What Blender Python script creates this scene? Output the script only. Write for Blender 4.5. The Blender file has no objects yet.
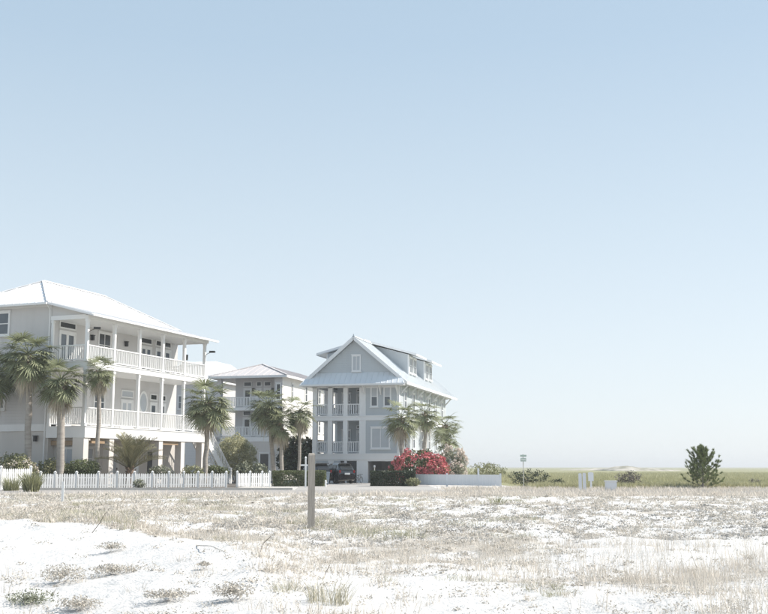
import bpy, math, random
import numpy as np
from mathutils import Vector, Matrix, noise
R = random.Random(7)
NR = np.random.default_rng(7)
PI = math.pi
scene = bpy.context.scene
C = scene.collection

# ------------------------------------------------------------------ camera, sky, sun, exposure
F_PX = 1066.0; PITCH = math.atan(160 / 1066.0); EYE = 1.3
cd = bpy.data.cameras.new('camera'); cam = bpy.data.objects.new('camera', cd); C.objects.link(cam)
cd.sensor_width = 36; cd.lens = 36 * F_PX / 768; cd.clip_start = 0.1; cd.clip_end = 8000
cam.location = (0, 0, EYE); cam.rotation_euler = (PI / 2 + PITCH, 0, 0)
scene.camera = cam
SUN_EL, SUN_AZ = math.radians(46), math.radians(83)          # azimuth clockwise from the view direction (+Y)
w = bpy.data.worlds.new('World'); scene.world = w; w.use_nodes = True
nt = w.node_tree; bg = nt.nodes['Background']
sk = nt.nodes.new('ShaderNodeTexSky'); sk.sky_type = 'NISHITA'; sk.sun_disc = False
sk.sun_elevation = SUN_EL; sk.sun_rotation = SUN_AZ
sk.altitude = 0; sk.air_density = 1.0; sk.dust_density = 0.6; sk.ozone_density = 1.3
hs = nt.nodes.new('ShaderNodeHueSaturation'); hs.inputs['Saturation'].default_value = 0.62
hs.inputs['Value'].default_value = 1.0
nt.links.new(sk.outputs[0], hs.inputs['Color'])
# pale coastal haze veil: an even elevation gradient laid over the Nishita sky, the same all round
tcw = nt.nodes.new('ShaderNodeTexCoord'); sx = nt.nodes.new('ShaderNodeSeparateXYZ'); nt.links.new(tcw.outputs['Generated'], sx.inputs[0])
rw = nt.nodes.new('ShaderNodeValToRGB'); nt.links.new(sx.outputs[2], rw.inputs[0])
els = rw.color_ramp.elements; els[0].position = 0.0; els[0].color = (.80, .86, .91, 1); els[1].position = 1.0; els[1].color = (.24, .40, .60, 1)
for p_, c_ in ((.08, (.745, .825, .885, 1)), (.22, (.615, .735, .825, 1)), (.38, (.47, .62, .76, 1)), (.6, (.40, .55, .70, 1))):
    q_ = els.new(p_); q_.color = c_
gm = nt.nodes.new('ShaderNodeMix'); gm.data_type = 'RGBA'; gm.blend_type = 'MIX'; gm.inputs[0].default_value = .78
sc_ = nt.nodes.new('ShaderNodeVectorMath'); sc_.operation = 'SCALE'; sc_.inputs['Scale'].default_value = 6.3
nt.links.new(rw.outputs[0], sc_.inputs[0]); nt.links.new(hs.outputs[0], gm.inputs[6]); nt.links.new(sc_.outputs[0], gm.inputs[7])
nt.links.new(gm.outputs[2], bg.inputs[0])
bg.inputs[1].default_value = 0.105
sl = bpy.data.lights.new('sun', 'SUN'); sl.energy = 4.1; sl.angle = math.radians(0.6); sl.color = (1.0, 0.935, 0.85)
so = bpy.data.objects.new('sun', sl); C.objects.link(so)
sdir = Vector((math.cos(SUN_EL) * math.sin(SUN_AZ), math.cos(SUN_EL) * math.cos(SUN_AZ), math.sin(SUN_EL)))
so.rotation_euler = sdir.to_track_quat('Z', 'Y').to_euler(); so.location = (60, 40, 80)
scene.view_settings.view_transform = 'Standard'; scene.view_settings.look = 'None'
scene.view_settings.gamma = 1; scene.view_settings.exposure = 0.72
scene.cycles.max_bounces = 6; scene.cycles.transparent_max_bounces = 8

# ------------------------------------------------------------------ helpers
def at(u, v, Y):
    """world point at depth Y seen at photograph pixel (u, v)"""
    c, s = math.cos(PITCH), math.sin(PITCH)
    x = (u - 384) / F_PX; y = (307 - v) / F_PX
    t = Y / (c - y * s)
    return Vector((x * t, Y, EYE + (s + y * c) * t))
def grd(u, v, z=0.0):
    c, s = math.cos(PITCH), math.sin(PITCH)
    x = (u - 384) / F_PX; y = (307 - v) / F_PX
    t = (z - EYE) / (s + y * c)
    return Vector((x * t, (c - y * s) * t, z))

def tag(o, label=None, cat=None, group=None, kind=None):
    if label: o['label'] = label
    if cat: o['category'] = cat
    if group: o['group'] = group
    if kind: o['kind'] = kind
    return o
def thing(name, label, cat, loc=(0, 0, 0), rz=0.0, group=None):
    o = bpy.data.objects.new(name, None); C.objects.link(o)
    o.empty_display_size = 0.3
    o.location = loc; o.rotation_euler = (0, 0, rz)
    return tag(o, label, cat, group)
def link(name, me, parent=None, loc=None, rz=None, scale=None, kind=None, label=None):
    o = bpy.data.objects.new(name, me); C.objects.link(o)
    if parent: o.parent = parent
    if loc is not None: o.location = loc
    if rz is not None: o.rotation_euler = (0, 0, rz) if not hasattr(rz, '__len__') else rz
    if scale is not None: o.scale = (scale,) * 3 if not hasattr(scale, '__len__') else scale
    if kind: o['kind'] = kind
    if label: o['label'] = label
    return o
def copy_tree(src, loc, rz=None, scale=None, label=None, group=None):
    r = src.copy(); C.objects.link(r); r.location = loc
    if rz is not None: r.rotation_euler = (0, 0, rz)
    if scale is not None: r.scale = (scale,) * 3
    if label: r['label'] = label
    if group: r['group'] = group
    for ch in src.children:
        c = ch.copy(); C.objects.link(c); c.parent = r
        for g in ch.children:
            d = g.copy(); C.objects.link(d); d.parent = c
    return r

class MB:
    def __init__(s): s.v = []; s.f = []; s.m = []
    def add(s, vs, fs, mi=0):
        b = len(s.v); s.v += [tuple(x) for x in vs]; s.f += [tuple(b + i for i in f) for f in fs]; s.m += [mi] * len(fs)
    def box(s, x0, x1, y0, y1, z0, z1, mi=0):
        vs = [(x, y, z) for z in (z0, z1) for y in (y0, y1) for x in (x0, x1)]
        s.add(vs, [(0, 2, 3, 1), (4, 5, 7, 6), (0, 1, 5, 4), (2, 6, 7, 3), (0, 4, 6, 2), (1, 3, 7, 5)], mi)
        return s
    def bar(s, a, b, wd, ht, mi=0):
        """rectangular bar from a to b, ht measured upward"""
        a, b = Vector(a), Vector(b); d = (b - a).normalized()
        up = Vector((0, 0, 1)) if abs(d.z) < .95 else Vector((1, 0, 0))
        x = d.cross(up).normalized() * wd / 2; z = x.cross(d).normalized() * ht / 2
        vs = [p + i * x + j * z for p in (a, b) for i, j in ((-1, -1), (1, -1), (1, 1), (-1, 1))]
        s.add(vs, [(0, 1, 2, 3), (7, 6, 5, 4), (0, 4, 5, 1), (1, 5, 6, 2), (2, 6, 7, 3), (3, 7, 4, 0)], mi)
        return s
    def prism(s, poly, d, mi=0):
        """planar polygon (3D points) extruded by vector d"""
        n = len(poly); d = Vector(d); p = [Vector(q) for q in poly]
        s.add(p + [q + d for q in p], [tuple(range(n))[::-1], tuple(range(n, 2 * n))] + [(i, (i + 1) % n, n + (i + 1) % n, n + i) for i in range(n)], mi)
        return s
    def tube(s, pts, rad, seg=8, cap=True, mi=0, wob=0.0):
        pts = [Vector(p) for p in pts]; n = len(pts); rings = []
        for i, p in enumerate(pts):
            d = (pts[min(i + 1, n - 1)] - pts[max(i - 1, 0)]).normalized()
            a = Vector((1, 0, 0)) if abs(d.x) < .9 else Vector((0, 1, 0))
            x = d.cross(a).normalized(); y = d.cross(x)
            r = rad[i] if hasattr(rad, '__len__') else rad
            rings.append([p + (x * math.cos(k * 2 * PI / seg) + y * math.sin(k * 2 * PI / seg)) * r * (1 + R.uniform(-wob, wob)) for k in range(seg)])
        vs = [q for r_ in rings for q in r_]
        fs = [(i * seg + k, i * seg + (k + 1) % seg, (i + 1) * seg + (k + 1) % seg, (i + 1) * seg + k) for i in range(n - 1) for k in range(seg)]
        if cap: fs += [tuple(range(seg))[::-1], tuple(range((n - 1) * seg, n * seg))]
        s.add(vs, fs, mi); return s
    def mesh(s, name, mats, smooth=False):
        me = bpy.data.meshes.new(name); me.from_pydata(s.v, [], s.f)
        for m in (mats if isinstance(mats, (list, tuple)) else [mats]): me.materials.append(m)
        if any(s.m): me.polygons.foreach_set('material_index', s.m)
        if smooth: me.polygons.foreach_set('use_smooth', [True] * len(s.f))
        me.update(); return me
    def build(s, name, mats, parent=None, smooth=False, **k):
        return link(name, s.mesh(name, mats, smooth), parent, **k)

def np_mesh(name, verts, quads=None, tris=None, mats=(), midx=None):
    me = bpy.data.meshes.new(name)
    nq = 0 if quads is None else len(quads); ntr = 0 if tris is None else len(tris)
    me.vertices.add(len(verts)); me.vertices.foreach_set('co', np.asarray(verts, np.float32).ravel())
    loops = np.concatenate([a.ravel() for a in (quads, tris) if a is not None and len(a)]).astype(np.int32)
    me.loops.add(len(loops)); me.loops.foreach_set('vertex_index', loops)
    st = np.concatenate([np.arange(nq) * 4, nq * 4 + np.arange(ntr) * 3]).astype(np.int32)
    me.polygons.add(nq + ntr); me.polygons.foreach_set('loop_start', st)
    for m in mats: me.materials.append(m)
    if midx is not None: me.polygons.foreach_set('material_index', np.asarray(midx, np.int32))
    me.update(calc_edges=True); return me

# ------------------------------------------------------------------ materials
def mat(name, col, rough=.6, col2=None, nscale=3.0, mixw=.5, bump=0, bscale=40., metallic=0, trans=0, island=0.0,
        stretch=None, lap=0, spec=.5, coat=0):
    m = bpy.data.materials.new(name); m.use_nodes = True; t = m.node_tree; N = t.nodes; L = t.links
    b = N['Principled BSDF']; b.inputs['Roughness'].default_value = rough; b.inputs['Metallic'].default_value = metallic
    b.inputs['Specular IOR Level'].default_value = spec; b.inputs['Coat Weight'].default_value = coat
    b.inputs['Base Color'].default_value = (*col, 1)
    tc = N.new('ShaderNodeTexCoord'); src = tc.outputs['Object']
    if stretch:
        mp = N.new('ShaderNodeMapping'); mp.inputs['Scale'].default_value = stretch
        L.new(src, mp.inputs[0]); src = mp.outputs[0]
    out = None
    if col2:
        nz = N.new('ShaderNodeTexNoise'); nz.inputs['Scale'].default_value = nscale; nz.inputs['Detail'].default_value = 6
        L.new(src, nz.inputs['Vector'])
        cr = N.new('ShaderNodeValToRGB'); cr.color_ramp.elements[0].position = .5 - .35 * mixw; cr.color_ramp.elements[1].position = .5 + .35 * mixw
        cr.color_ramp.elements[0].color = (*col, 1); cr.color_ramp.elements[1].color = (*col2, 1)
        L.new(nz.outputs[0], cr.inputs[0]); out = cr.outputs[0]
    if island:
        gi = N.new('ShaderNodeNewGeometry'); hv = N.new('ShaderNodeHueSaturation')
        mr = N.new('ShaderNodeMapRange'); mr.inputs[3].default_value = 1 - island; mr.inputs[4].default_value = 1 + island
        L.new(gi.outputs['Random Per Island'], mr.inputs[0]); L.new(mr.outputs[0], hv.inputs['Value'])
        if out: L.new(out, hv.inputs['Color'])
        else: hv.inputs['Color'].default_value = (*col, 1)
        out = hv.outputs[0]
    if out: L.new(out, b.inputs['Base Color'])
    if bump or lap:
        bp = N.new('ShaderNodeBump'); bp.inputs['Strength'].default_value = bump or .5
        bp.inputs['Distance'].default_value = .02
        if lap:
            wv = N.new('ShaderNodeTexWave'); wv.bands_direction = 'Z'; wv.wave_profile = 'SAW'; wv.inputs['Scale'].default_value = lap
            L.new(tc.outputs['Object'], wv.inputs[0]); L.new(wv.outputs['Fac'], bp.inputs['Height'])
        else:
            n2 = N.new('ShaderNodeTexNoise'); n2.inputs['Scale'].default_value = bscale; n2.inputs['Detail'].default_value = 5
            L.new(src, n2.inputs['Vector']); L.new(n2.outputs[0], bp.inputs['Height'])
        L.new(bp.outputs[0], b.inputs['Normal'])
    if trans:
        tr = N.new('ShaderNodeBsdfTranslucent'); ms = N.new('ShaderNodeMixShader'); ms.inputs[0].default_value = trans
        if out: L.new(out, tr.inputs[0])
        else: tr.inputs[0].default_value = (*col, 1)
        L.new(b.outputs[0], ms.inputs[1]); L.new(tr.outputs[0], ms.inputs[2])
        L.new(ms.outputs[0], N['Material Output'].inputs[0])
    return m

M = {}
M['white'] = mat('white_paint', (.81, .81, .80), .5, (.76, .76, .75), 1.3, .8)
M['trim'] = mat('trim_paint', (.78, .78, .77), .5, (.71, .71, .70), 2.1, .8)
M['sidingA'] = mat('warm_grey_siding', (.61, .60, .59), .7, (.54, .53, .52), .8, 1, stretch=(1.6, 1.6, .22), lap=1.6)
M['stuccoA'] = mat('taupe_stucco', (.62, .59, .555), .85, (.54, .51, .475), .7, 1, stretch=(1.4, 1.4, .3), bump=.3)
M['pierA'] = mat('pale_stucco', (.74, .70, .66), .85, (.66, .62, .58), .9, .9, bump=.3)
M['sidingC'] = mat('blue_grey_siding', (.50, .54, .57), .7, (.45, .485, .515), .8, 1, stretch=(1.6, 1.6, .22), lap=1.6)
M['trimC'] = mat('cool_white_paint', (.78, .79, .80), .55, (.74, .75, .76), 1.1, .9)
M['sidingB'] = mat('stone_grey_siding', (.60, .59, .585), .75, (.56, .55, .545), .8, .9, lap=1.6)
M['sunlitB'] = mat('sunlit_grey_siding', (.78, .76, .73), .75, (.72, .70, .67), .8, .9, lap=1.6)  # the grey siding again, painted lighter for the sunlit side wall
M['roofA'] = mat('white_metal_roof', (.80, .80, .80), .35, (.74, .74, .75), .6, .9)
M['roofC'] = mat('galvanised_roof', (.74, .765, .785), .5, (.68, .71, .73), .5, .9, metallic=.12)
M['roofB'] = mat('weathered_metal_roof', (.62, .59, .58), .55, (.48, .45, .45), .45, .9, stretch=(3, .4, 1))
M['glass'] = mat('window_glass', (.07, .085, .10), .06, (.12, .14, .16), 1.5, .9, spec=.6)
M['dark'] = mat('dark_glass', (.03, .033, .035), .12)
M['blind'] = mat('pale_blind', (.50, .53, .56), .6, (.44, .47, .50), 2, .9)
M['darkdoor'] = mat('charcoal_paint', (.065, .07, .08), .5, (.05, .055, .06), 3, .9)
M['black'] = mat('black_metal', (.02, .02, .02), .45)
M['wood'] = mat('tan_wood', (.42, .30, .19), .6, (.30, .21, .13), 2, .9, stretch=(.4, .4, 6), bump=.3)
M['post'] = mat('weathered_post_wood', (.52, .47, .41), .85, (.30, .265, .23), 3.2, .9, stretch=(9, 9, .7), bump=.8, bscale=18)
M['wicker'] = mat('grey_wicker', (.20, .18, .16), .8, (.13, .12, .11), 9, .9)
M['trunk'] = mat('palm_trunk', (.44, .405, .36), .9, (.27, .24, .21), 2.4, .9, stretch=(1, 1, 5), bump=1, bscale=9)
M['boot'] = mat('palm_boots', (.30, .215, .155), .9, (.17, .12, .09), 3.5, .9, bump=.8, bscale=12)
M['frond'] = mat('palm_frond', (.185, .21, .115), .65, (.30, .315, .20), 1.1, .8, trans=.35, island=.28, spec=.25)
M['deadfrond'] = mat('dry_palm_frond', (.56, .50, .39), .75, (.44, .39, .30), 1.5, .9, trans=.2, island=.25)
M['pindo'] = mat('pindo_frond', (.17, .165, .09), .5, (.28, .26, .16), 1.3, .8, trans=.2, island=.3)
M['leafA'] = mat('bush_leaf', (.10, .125, .055), .55, (.18, .20, .095), 1.4, .8, trans=.2, island=.4)
M['leafO'] = mat('olive_leaf', (.24, .25, .13), .6, (.34, .34, .20), 1.6, .8, trans=.25, island=.35)
M['leafY'] = mat('yellow_olive_leaf', (.38, .375, .22), .6, (.50, .48, .31), 1.6, .8, trans=.3, island=.35)
M['leafD'] = mat('dark_leaf', (.03, .045, .022), .45, (.06, .08, .04), 1.6, .8, trans=.1, island=.4)
M['leafG'] = mat('grey_green_leaf', (.20, .215, .15), .6, (.30, .31, .23), 2, .8, trans=.2, island=.3)
M['red'] = mat('red_blossom', (.56, .12, .14), .6, (.72, .26, .28), 2.4, .9, trans=.25, island=.3)
M['pinkwhite'] = mat('white_blossom', (.78, .72, .66), .7, (.70, .60, .52), 2, .9, trans=.3, island=.12)
M['needle'] = mat('pine_needles', (.13, .165, .07), .55, (.25, .29, .13), 1.3, .8, trans=.15, island=.4)
M['bark'] = mat('grey_bark', (.28, .25, .22), .9, (.16, .14, .12), 6, .9, stretch=(1, 1, .3), bump=.8)
M['twig'] = mat('dark_twig', (.12, .10, .085), .9, (.18, .15, .13), 5, .9)
M['driftwood'] = mat('bleached_wood', (.50, .46, .41), .9, (.36, .33, .29), 8, .9)
M['drygrass'] = mat('dry_grass', (.60, .54, .465), .85, (.74, .685, .61), .35, .9, trans=.2, island=.22)
M['herb'] = mat('dune_herb', (.44, .41, .36), .85, (.58, .54, .48), .4, .9, trans=.15, island=.25)
M['olivegrass'] = mat('olive_grass', (.36, .35, .245), .85, (.47, .45, .34), .35, .9, trans=.2, island=.25)
M['tuftgrass'] = mat('straw_olive_grass', (.44, .415, .31), .85, (.55, .51, .41), 3, .9, trans=.2, island=.25)
M['fieldgrass'] = mat('field_grass', (.38, .37, .21), .75, (.49, .465, .29), .05, .9, trans=.3, island=.22, stretch=(1, .3, 1))
M['vinyl'] = mat('white_vinyl', (.78, .79, .81), .4, (.72, .73, .75), .9, .9)
M['signgreen'] = mat('faded_green_sign', (.36, .46, .42), .45, (.44, .52, .48), 5, .9)
M['pole'] = mat('pale_pole', (.55, .54, .48), .5, (.45, .44, .40), 3, .9)
M['carblack'] = mat('black_car_paint', (.012, .013, .015), .12, spec=.6, coat=1)
M['carsilver'] = mat('dark_grey_car_paint', (.035, .038, .042), .15, metallic=.3, coat=1)
M['rubber'] = mat('tyre_rubber', (.02, .02, .02), .8)
M['rim'] = mat('alloy', (.45, .45, .46), .3, metallic=.8)
M['lamp_red'] = mat('red_lens', (.22, .02, .02), .15, coat=1)
M['plate'] = mat('licence_plate', (.75, .75, .74), .4)
M['bin'] = mat('blue_grey_plastic', (.28, .33, .38), .5, (.24, .29, .34), 4, .9)
M['gravel'] = mat('dark_mulch', (.16, .14, .12), .9, (.10, .09, .08), 8, .9)
M['concrete'] = mat('pale_concrete', (.42, .40, .375), .85, (.33, .315, .295), .55, .9, bump=.3, bscale=12)
M['asphalt'] = mat('sandy_asphalt', (.27, .255, .24), .9, (.40, .375, .35), .32, 1, bump=.3, bscale=20, stretch=(.5, 2, 1))
M['kerb'] = mat('pale_kerb', (.50, .48, .455), .85, (.40, .385, .36), .8, .9)
M['wire'] = mat('bronze_metal', (.10, .08, .06), .5)

def ground_mat():
    m = bpy.data.materials.new('dune_ground'); m.use_nodes = True; t = m.node_tree; N = t.nodes; L = t.links
    b = N['Principled BSDF']; b.inputs['Roughness'].default_value = .95; b.inputs['Specular IOR Level'].default_value = .2
    g = N.new('ShaderNodeNewGeometry')
    al = N.new('ShaderNodeAttribute'); al.attribute_name = 'litter'
    ag = N.new('ShaderNodeAttribute'); ag.attribute_name = 'green'
    def nz(sc, det=8, rgh=.6):
        n = N.new('ShaderNodeTexNoise'); n.inputs['Scale'].default_value = sc; n.inputs['Detail'].default_value = det
        n.inputs['Roughness'].default_value = rgh; L.new(g.outputs['Position'], n.inputs['Vector']); return n.outputs[0]
    def mix(f, a, b_):
        x = N.new('ShaderNodeMix'); x.data_type = 'RGBA'
        L.new(f, x.inputs[0])
        for i, c in ((6, a), (7, b_)):
            if isinstance(c, tuple): x.inputs[i].default_value = (*c, 1)
            else: L.new(c, x.inputs[i])
        return x.outputs[2]
    def ramp(f, p0, p1):
        r = N.new('ShaderNodeMapRange'); r.interpolation_type = 'SMOOTHSTEP'; r.inputs[1].default_value = p0; r.inputs[2].default_value = p1
        L.new(f, r.inputs[0]); return r.outputs[0]
    def math_(op, a, b_):
        x = N.new('ShaderNodeMath'); x.operation = op
        for i, c in enumerate((a, b_)):
            if isinstance(c, (int, float)): x.inputs[i].default_value = c
            else: L.new(c, x.inputs[i])
        return x.outputs[0]
    sand = mix(nz(.6), (.62, .61, .595), (.70, .69, .675))
    lit = mix(nz(11), (.36, .335, .30), (.58, .545, .49))
    # litter lies where noise + attribute exceed a threshold
    s = math_('ADD', math_('ADD', math_('MULTIPLY', nz(3.2, 12, .8), .95), math_('MULTIPLY', nz(.5, 3), .3)), al.outputs['Fac'])
    col = mix(ramp(s, 1.0, 1.14), sand, lit)
    grn = mix(nz(.08, 6), (.24, .24, .13), (.31, .30, .18))
    col = mix(ag.outputs['Fac'], col, grn)
    L.new(col, b.inputs['Base Color'])
    bp = N.new('ShaderNodeBump'); bp.inputs['Strength'].default_value = .9; bp.inputs['Distance'].default_value = .10
    L.new(math_('ADD', math_('MULTIPLY', nz(2.2, 6, .6), 1.2), math_('MULTIPLY', nz(9, 8, .7), .45)), bp.inputs['Height']); L.new(bp.outputs[0], b.inputs['Normal'])
    return m
M['ground'] = ground_mat()

# ------------------------------------------------------------------ ground
def sm(a, b, x):
    t = min(1, max(0, (x - a) / (b - a))); return t * t * (3 - 2 * t)
def patch_edge(x):       # far edge (depth) of the bare sand slope on the left
    return np.interp(x, [-12, -8.3, -4.8, -3.0, -1.7, -.9, 0], [23.5, 23, 19.8, 17.2, 14.2, 9.5, 6])
def dens(x, y):
    """vegetation cover 0..1 of the dune at (x, y)"""
    n = noise.fractal(Vector((x * .35, y * .35, 3)), 1, 2, 3) * .5
    e = patch_edge(x) + n * 1.2
    if x < 0 and y < e:
        d = .04
        if y < 13.6: d = .30 * (1 if n > -.05 else .3)
        return d
    if y > 49: return .12
    if x < -1.5 or y * .045 * 1.0 > 99:
        b = .70 if y < 40 else .52
        b *= 1 - sm(-6, 1, x) * .35
    else: b = .40
    if x > -1:
        if 33 < y < 50: b = .36
        if 19.5 < y < 33: b = .30 + .22 * sm(3, -1, x)
        if 15.2 < y < 19.5: b = .62 - .55 * sm(1.5, 4, x)
        if 12.8 < y <= 15.2: b = .42
        if y <= 12.8: b = .15 + .14 * sm(2.2, 3.2, x)
    n2 = noise.noise(Vector((x * 1.4, y * 1.1, 12)))
    return max(0, min(1, b + n * 1.0 + n2 * .55))
def hgt(x, y):
    if y > 52: return 0.0
    f = 1 - sm(42, 51, y)
    z = noise.fractal(Vector((x * .28, y * .28, 1.7)), 1, 2, 4) * .13
    z += noise.fractal(Vector((x * 1.3, y * 1.3, 5)), 1, 2, 4) * (.035 + .03 * sm(16, 22, y))
    z += noise.noise(Vector((x * 3.1, y * 3.1, 8))) * (.01 + .03 * sm(17, 23, y))
    if x < 2:   # low dune whose crest is the edge of the bare patch
        e = float(patch_edge(x)); d = y - e
        z += .22 * math.exp(-(d / 4.0) ** 2) * sm(1, -3, x)
    return z * f - .03 * f

xs = np.concatenate([-np.geomspace(3000, 31, 16), np.arange(-30, 30, .17), np.geomspace(31, 3000, 16)])
ys = np.concatenate([-np.geomspace(1500, 9, 8), np.arange(-8, 8, 1.0), np.arange(8, 30, .13), np.arange(30, 54, .3), np.geomspace(54, 5000, 60)])
NX, NY = len(xs), len(ys)
co = np.zeros((NX * NY, 3), np.float32); lit = np.zeros(NX * NY, np.float32); grn = np.zeros(NX * NY, np.float32)
k = 0
for y in ys:
    for x in xs:
        near = abs(x) < 32 and 5 < y < 54
        co[k] = (x, y, hgt(x, y) if near else (0 if y > 52 else -.03))
        if near: lit[k] = dens(x, y) * .72 if y < 50 else .35
        else: lit[k] = .55 if y < 60 else .45
        edge = 63.5 + noise.noise(Vector((x * .2, 3, 0))) * 1.5
        if y > edge - 1 and (x > 8.5 or y > 140): grn[k] = sm(edge - 1, edge + 2, y)
        k += 1
ii = (np.arange(NY - 1)[:, None] * NX + np.arange(NX - 1)[None, :]).ravel()
quads = np.stack([ii, ii + 1, ii + 1 + NX, ii + NX], 1)
me = np_mesh('ground', co, quads=quads, mats=[M['ground']])
me.polygons.foreach_set('use_smooth', [True] * len(quads))
for nm, arr in (('litter', lit), ('green', grn)):
    a_ = me.attributes.new(nm, 'FLOAT', 'POINT'); a_.data.foreach_set('value', arr)
tag(link('ground', me), kind='structure')

def sheet(name, pts, m, z=.004, kind='structure'):
    b = MB(); b.prism([(x, y, z - .003) for x, y in pts], (0, 0, .003)); return tag(b.build(name, M[m]), kind=kind)
# old road in front of the fences, kerb, driveway, yard
sheet('road', [(-90, 51), (60, 50), (60, 60.0), (-90, 61.3)], 'asphalt', .012)
kb = MB(); kb.box(-60, -5.2, 61.45, 61.65, 0, .12); kb.build('kerb', M['kerb'], kind='structure')
sheet('driveway', [(-5.0, 60.4), (3.2, 60.4), (3.0, 86.7), (-6.5, 86.7)], 'concrete', .018)
sheet('yard', [(-50, 61.7), (-9.2, 61.7), (-9.6, 120), (-50, 120)], 'gravel', .010)
# distant dune ridges at the horizon
def ridge(name, x0, x1, Y, h, seed, mcol):
    b = MB(); n = 60; dep = 60; vs = []; rows = 6
    for j in range(rows):
        for i in range(n + 1):
            t = i / n; x = x0 + (x1 - x0) * t; yy = Y + dep * j / (rows - 1)
            env = math.sin(PI * t) ** .6 * math.sin(PI * j / (rows - 1)) if 0 < t < 1 else 0
            z = h * env * (.75 + .5 * noise.fractal(Vector((x * .08, seed, j * .3)), 1, 2, 4))
            vs.append((x, yy, max(z, 0) + (.0 if env else -.1)))
    fs = [(j * (n + 1) + i, j * (n + 1) + i + 1, (j + 1) * (n + 1) + i + 1, (j + 1) * (n + 1) + i) for j in range(rows - 1) for i in range(n)]
    b.add(vs, fs); o = b.build(name, mcol, smooth=True); return tag(o, kind='structure')
M['fardune'] = mat('far_dune', (.50, .46, .40), .9, (.22, .21, .15), .3, .35, stretch=(1, .3, 1))
ridge('distant_dune', 78, 98, 350, 2.1, 1.0, M['fardune'])
ridge('distant_dune_low', 72, 116, 400, .9, 4.0, M['fardune'])

# ------------------------------------------------------------------ scattered vegetation (stuff)
def blades(pos, n_per, h, spread, wid, lean=.35, name='g', m='drygrass', parent=None, curl=.25, tag_=None):
    """pos (K,3); each tuft n_per blades of height h (K,), tapered with one bend"""
    K = len(pos); n = int(n_per); T = K * n
    P = np.repeat(pos, n, 0); H = np.repeat(h, n) * NR.uniform(.45, 1.1, T)
    a = NR.uniform(0, 2 * PI, T); r = np.sqrt(NR.uniform(0, 1, T)) * np.repeat(spread, n)
    base = P + np.stack([np.cos(a) * r, np.sin(a) * r, np.zeros(T)], 1)
    la = a + NR.normal(0, .8, T); le = np.abs(NR.normal(0, lean, T))
    d = np.stack([np.cos(la), np.sin(la), np.zeros(T)], 1)
    mid = base + d * (le * H * .4)[:, None]; mid[:, 2] += H * .6
    tip = mid + d * ((le * .8 + curl) * H * .5)[:, None]; tip[:, 2] += H * .4
    wa = NR.uniform(0, PI, T); W = np.stack([np.cos(wa), np.sin(wa), np.zeros(T)], 1) * (wid * NR.uniform(.6, 1.3, T))[:, None]
    v = np.stack([base - W, base + W, mid + W * .7, mid - W * .7, tip], 1).reshape(-1, 3)
    b = np.arange(T) * 5
    me = np_mesh(name, v, quads=np.stack([b, b + 1, b + 2, b + 3], 1), tris=np.stack([b + 3, b + 2, b + 4], 1), mats=[M[m]])
    o = link(name, me, parent, kind='stuff'); return o

def leafcloud(name, m, pts, size, parent=None, flat=.0, kind=None, aspect=.5, mats=None, midx=None):
    """random little leaves (rhombic quads) centred on pts"""
    T = len(pts); n = NR.normal(0, 1, (T, 3)); n[:, 2] = np.abs(n[:, 2]) + flat
    n /= np.linalg.norm(n, axis=1)[:, None]
    a = np.cross(n, NR.normal(0, 1, (T, 3))); a /= np.linalg.norm(a, axis=1)[:, None]
    b = np.cross(n, a); s = size * NR.uniform(.6, 1.35, T)
    a *= s[:, None]; b *= (s * aspect)[:, None]
    v = np.stack([pts - a, pts - b + n * (s * .12)[:, None], pts + a, pts + b + n * (s * .12)[:, None]], 1).reshape(-1, 3)
    k = np.arange(T) * 4
    me = np_mesh(name, v, quads=np.stack([k, k + 1, k + 2, k + 3], 1), mats=[M[m]] if mats is None else mats, midx=midx)
    return link(name, me, parent, kind=kind)

def lumpy(n, rx, ry, rz, seed, cz=0, gaps=.35, shell=.55, box=False, nscale=1.3):
    """points in the outer part of a lumpy ellipsoid (or box), with gaps"""
    out = []; rr = random.Random(seed); tries = 0
    while len(out) < n and tries < n * 30:
        tries += 1
        if box:
            p = Vector((rr.uniform(-1, 1), rr.uniform(-1, 1), rr.uniform(-1, 1)))
            m_ = max(abs(p.x), abs(p.y), abs(p.z)); p = p / m_ * (1 - abs(rr.gauss(0, .12)))
        else:
            p = Vector((rr.gauss(0, 1), rr.gauss(0, 1), rr.gauss(0, 1))).normalized()
            p *= (1 - shell * rr.random() ** 1.6)
        d = p.normalized() if p.length > 1e-6 else Vector((0, 0, 1))
        lump = 1 + .28 * noise.noise(d * nscale * 1.6 + Vector((seed * 3.7, 0, 0))) + .16 * noise.noise(d * 5 + Vector((0, seed * 2.1, 0)))
        if box: lump = 1 + .06 * noise.noise(d * 4 + Vector((seed, 0, 0)))
        q = Vector((p.x * rx, p.y * ry, p.z * rz)) * lump
        if noise.noise(q * (2.2 / max(.5, (rx + rz) / 2)) + Vector((seed, 7, 1))) < -gaps: continue
        z = q.z + cz
        if z < .03: continue
        out.append((q.x, q.y, z))
    return np.array(out)

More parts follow.
